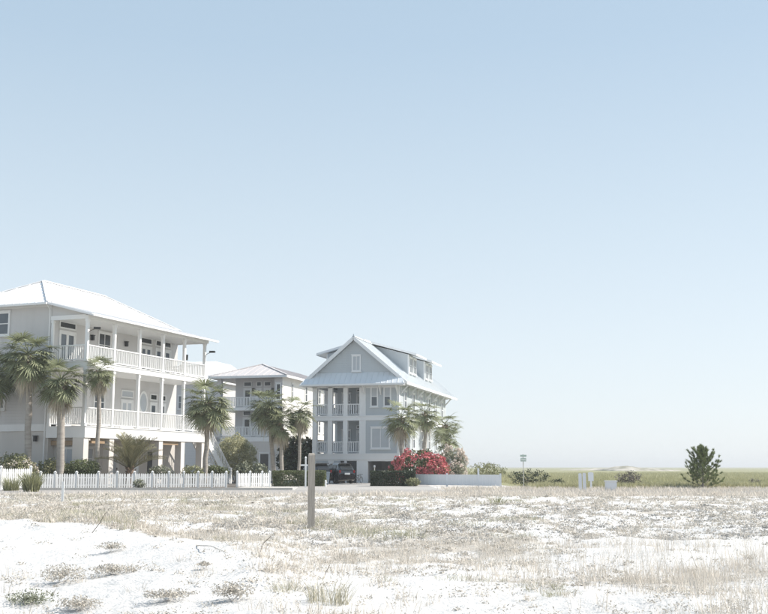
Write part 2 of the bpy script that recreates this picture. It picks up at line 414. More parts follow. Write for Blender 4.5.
# dune vegetation: candidates accepted by cover
tuft_p, tuft_h, herb_p = [], [], []
rg = random.Random(11)
def in_view(x, y, mrg=1.0): return abs(x) < y * .375 + mrg
N_T = 5100
while len(tuft_p) < N_T:
    y = 9.2 + (50 - 9.2) * rg.random() ** 1.35; x = rg.uniform(-1, 1) * (y * .38 + 1)
    d = dens(x, y)
    if x < 0 and y < patch_edge(x): d *= .25
    if 19.5 < y < 33 and x > 0: d *= .25
    if x > .5 and y < 19.5: d *= .75
    if rg.random() > d ** 1.3: continue
    tall = 1.0
    if y < 15.5 and x > 2: tall = 1.35
    tuft_p.append((x, y, hgt(x, y) - .02)); tuft_h.append(rg.uniform(.07, .22) * tall * (1.0 if x < 1 or y > 16 else 1.1))
tuft_p = np.array(tuft_p); tuft_h = np.array(tuft_h)
near = tuft_p[:, 1] < 20
blades(tuft_p[near], 20, tuft_h[near], tuft_h[near] * .8, .0028, .6, 'dune_grass')
blades(tuft_p[~near], 13, tuft_h[~near], tuft_h[~near] * 1.1, .0065, .6, 'far_dune_grass')
gp = []
while len(gp) < 850:
    y = 11 + 38 * rg.random() ** 1.2; x = rg.uniform(-1, .35) * (y * .38 + 1)
    if noise.noise(Vector((x * .45, y * .3, 33))) < .12 or (x < 0 and y < patch_edge(x) + .4) or dens(x, y) < .3: continue
    gp.append((x, y, hgt(x, y) - .02))
gp = np.array(gp); gn = gp[:, 1] < 19
blades(gp[gn], 40, NR.uniform(.05, .13, gn.sum()), NR.uniform(.08, .20, gn.sum()), .0025, .8, 'olive_dune_tufts', 'olivegrass')
blades(gp[~gn], 24, NR.uniform(.08, .20, (~gn).sum()), NR.uniform(.10, .26, (~gn).sum()), .006, .8, 'far_olive_dune_tufts', 'olivegrass')
# tall dry stalks on the right of the foreground
st = []
while len(st) < 260:
    y = rg.uniform(11.6, 16.5); x = rg.uniform(.8, y * .38)
    if noise.noise(Vector((x * .9, y * .9, 9))) > .06 and rg.random() < sm(.5, 4, x) + .15: st.append((x, y, hgt(x, y)))
st = np.array(st); blades(st, 5, NR.uniform(.25, .55, len(st)), np.full(len(st), .14), .0022, .35, 'tall_dry_grass')
# low grey herbs
while len(herb_p) < 4600:
    y = 9.2 + (50 - 9.2) * rg.random() ** 1.3; x = rg.uniform(-1, 1) * (y * .38 + 1)
    d = .16 + dens(x, y) * .5 + (.25 if 19.5 < y < 34 and x > 0 else 0)
    if x < 0 and y < patch_edge(x): d = .015 if y > 13.6 else .28 * (1 if noise.noise(Vector((x * .7, y * .9, 41))) > .05 else .12)
    if 15.2 < y < 19.5 and x > 3: d = .03
    if noise.noise(Vector((x * .9, y * .9, 20))) < -.1: d *= .3
    if rg.random() < d: herb_p.append((x, y, hgt(x, y), rg.uniform(.04, .15) * (1 if y < 22 else 1.5)))
hp = np.array(herb_p); n_l = 26
P = np.repeat(hp[:, :3], n_l, 0); r = np.repeat(hp[:, 3], n_l); T = len(P)
g3 = NR.normal(0, 1, (T, 3)); g3[:, 2] = np.abs(g3[:, 2]) * .55
P = P + g3 * (r * .6)[:, None]
sz = .006 + .00075 * P[:, 1]
leafcloud('dune_herbs', 'herb', P, sz, flat=.6, kind='stuff')

M['shadeherb'] = mat('bump_shade_herb', (.32, .31, .295), .9, (.47, .455, .43), .5, .9, trans=.1, island=.25)  # grey leaf clumps whose colour stands in for shaded sand bumps
g2 = []
while len(g2) < 1150:
    y = rg.uniform(18.5, 36); x = rg.uniform(-3.5, y * .385)
    n_ = noise.noise(Vector((x * 1.1, y * .8, 51))) + .6 * noise.noise(Vector((x * 3, y * 3, 52)))
    if n_ < .12: continue
    g2.append((x, y, hgt(x, y), rg.uniform(.06, .19)))
g2 = np.array(g2); P = np.repeat(g2[:, :3], 22, 0); r = np.repeat(g2[:, 3], 22)
g3 = NR.normal(0, 1, (len(P), 3)); g3[:, 2] = np.abs(g3[:, 2]) * .45
leafcloud('bump_shade_herbs', 'shadeherb', P + g3 * (r * .55)[:, None], .010 + .0006 * P[:, 1], flat=.5, kind='stuff')

# field of grass beyond the road
fp = []
while len(fp) < 42000:
    y = 63.5 + 150 * rg.random() ** 1.8; x = rg.uniform(4, y * .385 + 2)
    if y < 90 and x < 8.8 + (y - 62) * .05: continue
    if x < 8.5 and y < 112: continue
    fp.append((x, y, -.02))
fp = np.array(fp)
o = blades(fp, 5, NR.uniform(.22, .50, len(fp)), np.full(len(fp), .35), .022, .35, 'field_grass', 'fieldgrass')
# verge of dry grass between road and field / in front of the low fence
vp = []
while len(vp) < 2600:
    y = rg.uniform(48, 64.5); x = rg.uniform(-.5, y * .38) if rg.random() < .7 else rg.uniform(-24, 0)
    if x < 3.4 and y > 52: continue
    if 51.5 < y < 60.5 and rg.random() < .7: continue
    vp.append((x, y, 0.0))
vp = np.array(vp); blades(vp, 10, NR.uniform(.10, .30, len(vp)), np.full(len(vp), .3), .013, .5, 'verge_grass')

# ------------------------------------------------------------------ building pieces
CACHE = {}
def cached(key, fn):
    if key not in CACHE: CACHE[key] = fn()
    return CACHE[key]
def railing(par, p0, p1, z, h, m, sp=.15, bs=.045, name='railing'):
    """railing between p0 and p1 (x, y) on a deck at z: rails plus one baluster object each"""
    a = Vector((p0[0], p0[1], 0)); b = Vector((p1[0], p1[1], 0)); d = b - a; n = max(2, int(d.length / sp))
    z1 = (p0[2], p1[2]) if len(p0) > 2 else (z, z)
    A0 = Vector((a.x, a.y, z1[0])); B0 = Vector((b.x, b.y, z1[1])); up = Vector((0, 0, 1))
    mb = MB(); mb.bar(A0 + up * h, B0 + up * h, .11, .07); mb.bar(A0 + up * .12, B0 + up * .12, .07, .06)
    r = mb.build(name, M[m], par)
    bm_ = cached(('bal', round(h, 2), bs, m), lambda: MB().box(-bs / 2, bs / 2, -bs / 2, bs / 2, .15, h - .035).mesh('baluster', M[m]))
    ang = math.atan2(d.y, d.x)
    for i in range(n):
        q = A0.lerp(B0, (i + .5) / n); link('baluster', bm_, r, loc=q, rz=ang)
    return r
def window(par, x, y, z, wd, ht, face=0, glass='glass', m='trim', cols=1, rows=2, cas=.10, name='window', depth=.07, sill=True, label=None):
    """sash window: casing and bars in one mesh, each pane its own child; face 0 looks to -y, 90 to +x"""
    def fr():
        b = MB(); D = depth
        b.box(-wd / 2, -wd / 2 + cas, -D, 0, 0, ht); b.box(wd / 2 - cas, wd / 2, -D, 0, 0, ht)
        b.box(-wd / 2 + cas, wd / 2 - cas, -D, 0, 0, cas); b.box(-wd / 2 + cas, wd / 2 - cas, -D, 0, ht - cas, ht)
        if sill: b.box(-wd / 2 - .05, wd / 2 + .05, -D - .06, -.002, -.06, 0); b.box(-wd / 2 - .04, wd / 2 + .04, -D - .04, -.002, ht, ht + .07)
        iw = wd - 2 * cas; ih = ht - 2 * cas
        for i in range(1, cols): xx = -iw / 2 + iw * i / cols; b.box(xx - .025, xx + .025, -D + .02, -.012, cas, ht - cas)
        for i in range(1, rows): zz = cas + ih * i / rows; b.box(-iw / 2, iw / 2, -D + .021, -.013, zz - .03, zz + .03)
        return b.mesh(name, M[m])
    o = link(name, cached(('win', wd, ht, m, cols, rows, cas, depth, sill), fr), par, loc=(x, y, z), rz=math.radians(face), label=label)
    iw = (wd - 2 * cas) / cols; ih = (ht - 2 * cas) / rows
    pm = lambda g: cached(('pane', iw, ih, g), lambda: MB().box(-iw / 2, iw / 2, -.03, -.018, 0, ih).mesh('pane', M[g]))
    for i in range(cols):
        for j in range(rows):
            g = glass if isinstance(glass, str) else glass[j]
            link('pane', pm(g), o, loc=(-wd / 2 + cas + iw * (i + .5), 0, cas + ih * j))
    return o
def french(par, x, y, z, wd, face, top=True, zt=None, gl='glass', m='trim', name='french_door', ht=2.2):
    def fr():
        b = MB(); D = .08
        b.box(-wd / 2, -wd / 2 + .1, -D, 0, 0, ht); b.box(wd / 2 - .1, wd / 2, -D, 0, 0, ht); b.box(-wd / 2 + .1, wd / 2 - .1, -D, 0, ht - .1, ht)
        n = 2 if wd > 1.1 else 1; lw = (wd - .2) / n
        for i in range(n):
            x0 = -wd / 2 + .1 + lw * i
            b.box(x0 + .004, x0 + .12, -.06, -.01, 0, ht - .1); b.box(x0 + lw - .12, x0 + lw - .004, -.06, -.01, 0, ht - .1)
            b.box(x0 + .12, x0 + lw - .12, -.06, -.01, 0, .3); b.box(x0 + .12, x0 + lw - .12, -.06, -.01, ht - .25, ht - .1)
        return b.mesh(name, M[m])
    o = link(name, cached(('fr', wd, ht, m), fr), par, loc=(x, y, z), rz=math.radians(face))
    n = 2 if wd > 1.1 else 1; lw = (wd - .2) / n
    for i in range(n):
        x0 = -wd / 2 + .1 + lw * i
        pmx = cached(('fp', lw, ht, gl), lambda: MB().box(.12, lw - .12, -.035, -.02, .3, ht - .25).mesh('pane', M[gl]))
        link('pane', pmx, o, loc=(x0, 0, 0))
    link('handle', cached('handle', lambda: MB().box(-.015, .015, -.12, -.06, 1.0, 1.15).mesh('handle', M['wire'])), o, loc=(.06 if n == 2 else wd / 2 - .2, 0, 0))
    if top:
        window(par, x, y, z + ht + .12, wd, zt or .55, face, 'dark' if gl != 'blind' else 'blind', m, 1, 1, .09, 'transom', sill=False)
    return o
def slab_roof(par, name, corners, th, m):
    """sheet through the given corners (a planar or folded list of quads/tris), thickened straight down"""
    b = MB()
    for poly in corners: b.prism([Vector(p) - Vector((0, 0, th)) for p in poly], (0, 0, th))
    return b.build(name, M[m], par)
def seams(par, polys, m, step=.6, hgt_=.032, wd=.03):
    """standing seams: thin ribs running up each roof slope"""
    b = MB()
    for e0, e1, r0, r1 in polys:      # eave line e0-e1, upper line r0-r1 (may meet)
        e0, e1, r0, r1 = map(Vector, (e0, e1, r0, r1)); d = (e1 - e0); L = d.length; d.normalize()
        nrm = d.cross(r0 - e0); nrm.normalize()
        if nrm.z < 0: nrm = -nrm
        up = nrm.cross(d).normalized()
        if up.z < 0: up = -up
        Hh = (r0 - e0).dot(up); a0 = (r0 - e0).dot(d); a1 = (r1 - e0).dot(d)
        t = step / 2
        while t < L:
            if t < a0: h = Hh * t / a0
            elif t > a1: h = Hh * (L - t) / max(L - a1, 1e-3)
            else: h = Hh
            if h > .15:
                p = e0 + d * t + nrm * (hgt_ / 2 + .002); b.bar(p + up * .02, p + up * (h - .03), wd, hgt_)
            t += step
    return b.build('seam', M[m], par, kind='stuff')
def bracket(par, x, y, z, face, m, s=1.0):
    me = cached(('brk', m, s), lambda: MB().box(-.05, .05, -.08, 0, -.9 * s, 0).bar((0, -.08, -.75 * s), (0, -.72 * s, -.06), .09, .11).box(-.05, .05, -.8 * s, -.08, -.09, -.01).mesh('bracket', M[m]))
    return link('bracket', me, par, loc=(x, y, z), rz=math.radians(face))
def wall_lantern(par, x, y, z, face, name='wall_lantern'):
    me = cached('lantern', lambda: MB().box(-.03, .03, -.1, 0, .1, .16).box(-.09, .09, -.26, -.08, -.2, .12).box(-.12, .12, -.29, -.05, .12, .17).mesh('wall_lantern', M['black']))
    return link(name, me, par, loc=(x, y, z), rz=math.radians(face))

# ------------------------------------------------------------------ large white house on the left
AA = math.radians(20.64)
A = thing('beach_house', 'large three storey beach house with white two level porches and white metal hip roof', 'house', (-18.70, 67, 0), -AA)
W, T_, ZE = -2.9, -10.9, 11.9
b = MB(); b.box(T_, W, 0, 15.3, 4.0, ZE); b.build('upper_wall', M['sidingA'], A)
b = MB(); b.box(T_, W, .02, 15.3, 0, 3.58); b.box(W, -2.75, .02, .62, 0, 3.1); b.box(W, -.0, .50, .62, 2.95, 3.1)
b.box(W, -.55, .62, .80, 0, 2.95); b.build('ground_wall', M['stuccoA'], A)
b = MB(); b.box(T_, W + .002, -.06, .02, 3.56, 4.0); b.box(W - .14, W + .004, -.05, 0.002, 4.0, 11.6); b.box(T_, W, -.04, -.002, 11.55, 11.85)
b.build('belt_trim', M['trim'], A)
b = MB(); b.box(-2.75, -.75, .30, .50, 2.66, 2.95); b.build('wooden_lintel', M['wood'], A)
window(A, -1.75, .617, 1.15, 1.25, 1.35, 0, 'blind', 'trim', 2, 1)
# decks
for z0, z1 in ((3.12, 3.80), (7.53, 7.88)):
    b = MB(); b.box(W, .06, -.06, 15.0, z0, z1); b.box(W, .10, -.10, 15.04, z1, z1 + .05); b.build('deck', M['white'], A)
# masonry piers under the deck and posts above
pier = MB().box(-.5, 0, -.25, .25, 0, 3.118).mesh('pier', M['pierA'])
for i in range(6): link('pier', pier, A, loc=(0, i * 2.92 + (.2 if i == 0 else 0), 0))
b = MB(); b.box(-.85, -.502, -.03, .45, 0, 3.118); b.build('corner_pier', M['pierA'], A)
colm = MB().box(-.19, 0, -.095, .095, 0, 1).box(-.22, .03, -.125, .125, .94, .985).box(-.22, .03, -.125, .125, 0, .05).mesh('column', M['white'])
for z0, z1 in ((3.85, 7.53), (7.93, 10.62)):
    for i in range(6):
        link('column', colm, A, loc=(0, i * 2.92, z0), scale=(1, 1, z1 - z0))
    link('column', colm, A, loc=(-2.68, 0.0, z0), scale=(.8, .8, z1 - z0))
b = MB(); b.box(-.2, 0.01, -.1, 15.0, 10.62, 10.86); b.box(-2.9, -.2, -.1, .08, 10.62, 10.9); b.box(-2.9, -.2, 14.85, 15.0, 10.62, 10.86)
b.build('porch_beam', M['white'], A)
b = MB(); b.box(-2.9, -.2, .08, 14.84, 10.70, 10.74); b.build('porch_ceiling', M['white'], A)
b = MB(); b.prism([(-2.9, 0, 10.9), (-.1, 0, 10.9), (-.1, 0, 10.93), (-2.9, 0, 11.74)], (0, .06, 0)); b.build('gable_panel', M['sidingA'], A)
for z, h in ((3.85, 1.15), (7.93, 1.02)):
    for i in range(5): railing(A, (-.09, i * 2.92 + .1), (-.09, i * 2.92 + 2.82), z, h, 'white', .15)
    railing(A, (-2.6, .03), (-.2, .03), z, h, 'white', .15)
    if z > 5: railing(A, (-2.85, 14.75), (-.2, 14.75), z, h, 'white', .15)
# roofs
e = .45; y0, y1 = -.5, 15.75; x0, x1 = T_ - e, W; zr = 14.1; xr = (T_ + W) / 2; ya, yb = 4.0, 11.3; ze = 11.78
slab_roof(A, 'hip_roof', [[(x0, y0, ze), (x1, y0, ze), (xr, ya, zr)], [(x1, y0, ze), (x1, y1, ze), (xr, yb, zr), (xr, ya, zr)],
          [(x1, y1, ze), (x0, y1, ze), (xr, yb, zr)], [(x0, y1, ze), (x0, y0, ze), (xr, ya, zr), (xr, yb, zr)]], .16, 'roofA')
slab_roof(A, 'porch_roof', [[(x1 + .002, y0, ze), (.55, y0, 10.88), (.55, 15.4, 10.88), (x1 + .002, y1, ze)]], .14, 'roofA')
seams(A, [((x0, y0, ze), (x1, y0, ze), (xr, ya, zr), (xr, ya, zr)), ((x1, y0, ze), (x1, y1, ze), (xr, ya, zr), (xr, yb, zr)),
          ((.55, y0, 10.88), (.55, 15.4, 10.88), (x1, y0, ze), (x1, 15.4, ze))], 'roofA', .6)
b = MB(); b.bar((x1, y0 + .03, ze + .05), (xr, ya, zr + .04), .16, .06); b.bar((x1, y1, ze + .05), (xr, yb, zr + .04), .16, .06)
b.bar((xr, ya, zr + .04), (xr, yb, zr + .04), .2, .07); b.bar((x0, y0, ze + .05), (xr, ya, zr + .04), .16, .06); b.build('ridge_cap', M['roofA'], A)
b = MB(); b.bar((x0, y0 - .06, ze - .1), (x1, y0 - .06, ze - .1), .12, .13); b.bar((.62, y0, 10.78), (.62, 15.4, 10.78), .11, .12); b.build('gutter', M['white'], A)
b = MB(); b.tube([(W - .06, -.42, ze - .15), (W - .06, -.10, ze - .45), (W - .06, -.10, .2)], .045, 8); b.build('downspout', M['white'], A)
b = MB(); b.tube([(-8.6, 1.7, 12.6), (-8.6, 1.7, 13.1)], .06, 8); b.build('vent_pipe', M['trim'], A)
# windows and doors
window(A, -7.0, -.002, 9.78, 1.7, 1.62, 0, 'glass', 'trim', 1, 2, .14)
window(A, -7.0, -.002, 4.95, 1.6, 1.8, 0, 'glass', 'trim', 1, 2, .14)
french(A, W, 1.65, 7.93, 1.75, 90, True, .5)
window(A, W, 5.75, 8.75, 1.5, 1.75, 90, 'dark', 'trim', 2, 2, .12)
french(A, W, 10.9, 7.93, 1.5, 90, True, .5)
french(A, W, 12.6, 7.93, .95, 90, True, .5)
french(A, W, 13.8, 7.93, .95, 90, True, .5)
french(A, W, 1.65, 3.85, 1.5, 90, True, .5, 'blind')
window(A, W, 5.4, 4.7, 1.3, 2.0, 90, 'glass', 'trim', 2, 2, .12)
french(A, W, 8.7, 3.85, 1.5, 90, True, .55, 'blind')
french(A, W, 12.1, 3.85, .95, 90, True, .5)
french(A, W, 13.3, 3.85, .95, 90, True, .5)
ov = MB(); n = 28
for k in range(n):
    a0, a1 = k * 2 * PI / n, (k + 1) * 2 * PI / n
    q = lambda a, r: (0, r * .55 * math.sin(a), r * .85 * math.cos(a))
    ov.prism([q(a0, 1), q(a1, 1), q(a1, .8), q(a0, .8)], (.07, 0, 0))
o = ov.build('oval_window', M['white'], A, loc=(W, 10.75, 5.95))
MB().prism([(0, .55 * .8 * math.sin(k * 2 * PI / n), .85 * .8 * math.cos(k * 2 * PI / n)) for k in range(n)], (.03, 0, 0)).build('pane', M['blind'], o)
# ground floor doors in the shade
for yy in (1.9, 7.4): french(A, W, yy, .1, .95, 90, False, None, 'blind')
window(A, W, 4.4, 1.1, 1.1, 1.5, 90, 'blind', 'trim', 1, 2)
b = MB(); b.box(W, W + .05, 11.6, 12.6, 0, 2.4); b.build('dark_doorway', M['darkdoor'], A)
MB().box(-.42, -.1, .9, 2.3, 2.78, 3.1).build('rolled_shade', M['wood'], A); MB().box(-.42, -.1, 9.2, 11.2, 2.86, 3.1).build('rolled_shade', M['wood'], A)
for yy in (4.2, 8.2): wall_lantern(A, W, yy, 10.0, 90)
wall_lantern(A, -3.6, -.002, 3.1, 0)
# outside stair going down behind the last column
b = MB()
for xx in (-1.25, -.05): b.bar((xx, 14.95, 3.55), (xx, 18.9, -.05), .07, .48)
b.build('stringer', M['white'], A)
stp = MB().box(-1.21, -.09, 0, .34, -.05, 0).mesh('step', M['white'])
for i in range(13): link('step', stp, A, loc=(0, 15.05 + i * .30, 3.58 - i * .275))
for xx in (-1.25, -.05): railing(A, (xx, 14.95, 3.75), (xx, 18.95, .15), 0, .95, 'white', .22, name='stair_railing')
nw = MB().box(-.07, .07, -.07, .07, 0, 1.25).mesh('newel_post', M['white'])
for xx in (-1.25, -.05): link('newel_post', nw, A, loc=(xx, 19.0, 0))
def on_A(x, y, z): return Matrix.Rotation(-AA, 4, 'Z') @ Vector((x, y, z)) + Vector((-18.70, 67, 0))

def floodlight(loc, rz, label):
    t = thing('floodlight', label, 'light', loc, rz, 'dark floodlights on the upper porch')
    MB().tube([(0, 0, 0), (.2, 0, .12), (.42, 0, .2)], .022, 6).build('arm', M['wire'], t)
    MB().box(.3, .72, -.13, .13, .17, .30).build('head', M['black'], t)
floodlight(on_A(.0, 0, 9.78), .2, 'dark floodlight on the front corner column of the top porch')
floodlight(on_A(.0, 14.6, 9.72), -.1, 'dark floodlight sticking out from the last column of the top porch')

def wicker_chair(loc, rz, label):
    t = thing('patio_chair', label, 'chair', loc, rz, 'chairs on the top porch')
    MB().box(-.28, .28, -.28, .28, .36, .44).build('seat', M['wicker'], t)
    MB().prism([(-.28, .26, .44), (.28, .26, .44), (.28, .36, 1.0), (-.28, .36, 1.0)], (0, .05, 0)).build('backrest', M['wicker'], t)
    lg = cached('cleg', lambda: MB().box(-.025, .025, -.025, .025, 0, .36).mesh('leg', M['wicker']))
    for sx in (-1, 1):
        for sy in (-1, 1): link('leg', lg, t, loc=(sx * .25, sy * .25, 0))
        MB().box(sx * .28 - .03, sx * .28 + .03, -.28, .26, .60, .64).build('armrest', M['wicker'], t)
wicker_chair(on_A(-1.0, 11.6, 7.94), 1.2, 'grey wicker chair on the top porch, in the bay before the rear pair of columns')
wicker_chair(on_A(-1.4, 13.1, 7.94), -.6, 'grey wicker chair on the top porch by the sunlit end of the house wall')
t = thing('patio_table', 'small round grey table on the top porch between two wicker chairs', 'table', on_A(-.9, 12.4, 7.94))
MB().tube([(0, 0, .68), (0, 0, .72)], .42, 20).build('table_top', M['wicker'], t)
MB().tube([(0, 0, .02), (0, 0, .68)], .04, 8).build('pedestal', M['wicker'], t); MB().tube([(0, 0, 0), (0, 0, .02)], .22, 14).build('base', M['wicker'], t)
t = thing('patio_torch', 'slim dark patio torch standing on the top porch between the last two columns', 'torch', on_A(-.6, 12.9, 7.94))
MB().tube([(0, 0, .02), (0, 0, 1.25)], .02, 6).build('stem', M['pole'], t); MB().tube([(0, 0, 1.25), (0, 0, 1.65)], [.07, .09], 10).build('head', M['black'], t)
MB().tube([(0, 0, 0), (0, 0, .02)], .15, 12).build('base', M['black'], t)

# ------------------------------------------------------------------ blue grey house in the middle of the picture
CA = math.radians(14.36)
H3 = thing('beach_house', 'blue grey gabled house with dormers and galvanised roof behind the red bush', 'house', (1.22, 87, 0), -CA)
CX = -7.4
b = MB()
b.box(-2.98, 0, 0, 2.2, 2.4, 8.3); b.box(-5.9, 0, 2.2, 19.5, 2.4, 8.3); b.build('upper_wall', M['sidingC'], H3)
b = MB()
for xa, xb in ((CX, -7.05), (-5.95, -5.6), (-4.55, -4.42), (-3.56, -2.62), (-.3, 0)): b.box(xa, xb, 0, .25, 0, 1.9)
b.box(-7.05, -5.95, 0, .25, 1.47, 1.9); b.box(-5.6, -4.55, 0, .25, 1.47, 1.9); b.box(-4.42, -3.56, 0, .25, 1.80, 1.9); b.box(-2.62, -.3, 0, .25, 1.76, 1.9)
b.box(-.25, 0, .25, 19.5, 0, 1.9); b.box(CX, CX + .25, .25, 19.5, 0, 1.9); b.box(CX + .25, -.25, 6, 6.2, 0, 1.9)
b.box(-4.42, -3.9, .25, 6, 0, 1.9) ; b.box(-3.2, -3.0, .25, 6, 0, 1.9)
b.build('ground_wall', M['trimC'], H3)
b = MB(); b.box(-7.0, -6.0, -.03, .0, 1.52, 1.80); b.box(-5.5, -4.6, -.03, 0, 1.52, 1.80); b.build('transom_panel', M['blind'], H3)
b = MB(); b.box(-4.40, -3.58, .10, .16, .02, 1.78); b.box(-4.2, -4.12, .06, .1, .3, 1.6); b.box(-3.86, -3.78, .06, .1, .3, 1.6); b.box(-4.2, -3.78, .058, .1, .9, 1.0)
o = b.build('front_door', M['darkdoor'], H3); MB().box(-3.72, -3.66, .0, .06, .85, .98).build('handle', M['rim'], o)
wall_lantern(H3, -4.75, -.002, 1.62, 0)
# belts (deck edges)
for z0, z1 in ((1.9, 2.40), (5.07, 5.48)):
    b = MB(); b.box(CX, .03, -.06, 19.6, z0, z1); b.box(CX - .03, .06, -.10, 19.63, z1 - .10, z1 - .004); b.build('deck', M['trimC'], H3)
cc = MB().box(-.19, .19, 0, .34, 0, 1).mesh('column', M['trimC'])
for z0, z1 in ((2.40, 5.07), (5.48, 8.0)):
    for l in (7.20, 5.87, 4.55, 3.17): link('column', cc, H3, loc=(-l, 0, z0), scale=(1, 1, z1 - z0))
    for yy in (3.2, 6.4, 9.6, 12.8, 16, 19.1): link('column', cc, H3, loc=(-7.2, yy, z0), scale=(1, 1, z1 - z0))
    for l0, l1 in ((7.01, 6.06), (5.68, 4.74), (4.36, 3.36)): railing(H3, (-l0, .12), (-l1, .12), z0, .93, 'trimC', .18, .06)
    for i in range(3): railing(H3, (-7.2, .4 + i * 3.2), (-7.2, 3.1 + i * 3.2), z0, .93, 'trimC', .2, .06)
b = MB(); b.box(-7.39, -2.98, .0, .30, 7.78, 8.02); b.box(-7.38, -7.02, .3, 19.4, 7.78, 8.02); b.build('porch_beam', M['trimC'], H3)
b = MB(); b.box(-2.98, -2.80, -.04, -.002, 2.4, 7.95); b.box(-.18, .035, -.04, -.002, 2.4, 7.95); b.box(-2.80, -.18, -.045, -.002, 7.72, 7.95)
b.box(.002, .035, 0, .2, 2.4, 8.1); b.box(.002, .035, 19.3, 19.5, 2.4, 8.1); b.build('corner_trim', M['trimC'], H3)
# porch back wall doors
for z in (2.4, 5.48):
    french(H3, -3.75, 2.2, z, .95, 0, True, .3, 'glass', 'trimC', ht=1.95); wall_lantern(H3, -3.35 + .1, 2.19, z + 1.5, 0)
    window(H3, -5.1, 2.2, z + .6, .8, 1.4, 0, 'glass', 'trimC')
window(H3, -2.07, -.002, 6.16, .66, 1.70, 0, ('glass', 'blind'), 'trimC', 1, 2, .11)
window(H3, -.97, -.002, 6.16, .66, 1.70, 0, ('glass', 'blind'), 'trimC', 1, 2, .11)
window(H3, -1.55, -.002, 2.76, 1.64, 1.75, 0, 'blind', 'trimC', 2, 1, .12)
for xx in (-2.89, -1.52, -.1): bracket(H3, xx, -.045, 7.93, 0, 'trimC', .9)
for i, yy in enumerate((.6, 3.6, 6.8, 10, 13.2, 16.2, 19.2)): bracket(H3, .002, yy, 8.0, 90, 'trimC', .9)
for yy in (2.1, 5.2, 8.4, 11.6, 14.7, 17.8):
    window(H3, .002, yy, 5.95, .85, 1.6, 90, 'glass', 'trimC'); window(H3, .002, yy, 2.8, .85, 1.7, 90, 'glass', 'trimC')
# roof: gable end, main slopes, skirt over the front porch, dormers
XR, ZR, XE, XW, ZE2 = -3.74, 11.95, .72, -8.2, 8.16
b = MB(); b.prism([(-7.45, 0, 8.0), (-.03, 0, 8.0), (-.03, 0, 8.62), (XR, 0, 11.72), (-7.45, 0, 8.62)], (0, .15, 0)); b.build('gable_wall', M['sidingC'], H3)
b = MB(); b.prism([(-7.45, 0, 8.3), (-.03, 0, 8.3), (-.03, 0, 8.62), (XR, 0, 11.72), (-7.45, 0, 8.62)], (0, .15, 0)); 
b2 = MB(); b2.prism([(-7.45, 21.0, 8.0), (-.03, 21.0, 8.0), (XR, 21.0, 11.7)], (0, .15, 0)); b2.build('rear_gable_wall', M['sidingC'], H3)
slab_roof(H3, 'main_roof', [[(XE, -.45, ZE2), (XE, 22, ZE2), (XR, 22, ZR), (XR, -.45, ZR)], [(XW, 22, ZE2), (XW, -.45, ZE2), (XR, -.45, ZR), (XR, 22, ZR)]], .16, 'roofC')
seams(H3, [((XE, -.45, ZE2), (XE, 22, ZE2), (XR, -.45, ZR), (XR, 22, ZR)), ((XW, 22, ZE2), (XW, -.45, ZE2), (XR, 22, ZR), (XR, -.45, ZR))], 'roofC', .55)
b = MB()
b.bar((XW, -.50, ZE2 - .10), (XR, -.50, ZR - .10), .06, .26); b.bar((XE, -.50, ZE2 - .10), (XR, -.50, ZR - .10), .06, .26)
b.bar((XE + .03, -.4, ZE2 - .12), (XE + .03, 22, ZE2 - .12), .06, .18); b.build('rake_board', M['trimC'], H3)
b = MB(); b.bar((XR, -.45, ZR + .03), (XR, 22, ZR + .03), .24, .07); b.build('ridge_cap', M['roofC'], H3)
b = MB(); b.tube([(XR, -.46, ZR), (XR, -.46, ZR + .22)], [.07, .03], 8); b.build('finial', M['bin'], H3)
sk_ = [[(-7.55, .0, 9.02), (.02, .0, 9.02), (.72, -1.0, 8.02), (-8.22, -1.0, 8.02)]]
slab_roof(H3, 'skirt_roof', sk_, .1, 'roofC')
b = MB(); b.bar((-8.22, -1.03, 7.95), (.74, -1.03, 7.95), .06, .14); b.build('skirt_fascia', M['trimC'], H3)
b = MB(); b.box(-8.1, .6, -.95, -.01, 7.86, 7.90); b.box(-8.1, -7.4, -.01, 21, 7.95, 7.99); b.box(.04, .62, 0, 21, 8.03, 8.07); b.build('soffit', M['trimC'], H3)
seams(H3, [((-8.22, -1.0, 8.02), (.72, -1.0, 8.02), (-7.55, 0, 9.02), (.02, 0, 9.02))], 'roofC', .45)
window(H3, -3.61, -.002, 9.1, .80, 1.36, 0, 'blind', 'trimC', 2, 1, .11)
def dormer(y0, y1, sd):
    xw, xo = (-.5, .30) if sd > 0 else (-7.25, -8.05)
    o = MB(); zt = 11.02
    o.prism([(xw, y0, 8.6), (XR, y0, 10.5), (XR, y0, 11.9), (xw, y0, zt)], (0, y1 - y0, 0)); d = o.build('dormer', M['sidingC'], H3)
    slab_roof(d, 'dormer_roof', [[(xo, y0 - .55, 11.0), (xo, y1 + .5, 11.0), (XR, y1 + .5, 12.16), (XR, y0 - .55, 12.16)]], .12, 'roofC')
    f = MB(); f.bar((xo, y0 - .58, 10.95), (XR, y0 - .58, 12.10), .05, .18); f.box(xw - .08, xw + .03, y0 - .03, y0 + .12, 9.2, zt)
    s_ = 1 if sd > 0 else -1
    f.box(min(xo, xo + s_ * .04), max(xo, xo + s_ * .04), y0 - .55, y1 + .5, 10.84, 11.0)
    f.build('dormer_trim', M['trimC'], d)
    fa = 90 if sd > 0 else -90
    n_w = 2
    for i in range(n_w):
        yy = y0 + (y1 - y0) * (i + .5) / n_w
        window(H3, xw, yy, 9.4, 1.15, 1.4, fa, 'glass', 'trimC', 2, 2, .1, 'dormer_window')
dormer(5.7, 8.7, 1); dormer(12.2, 15.6, 1); dormer(3.6, 7.5, -1); dormer(12.2, 15.6, -1)

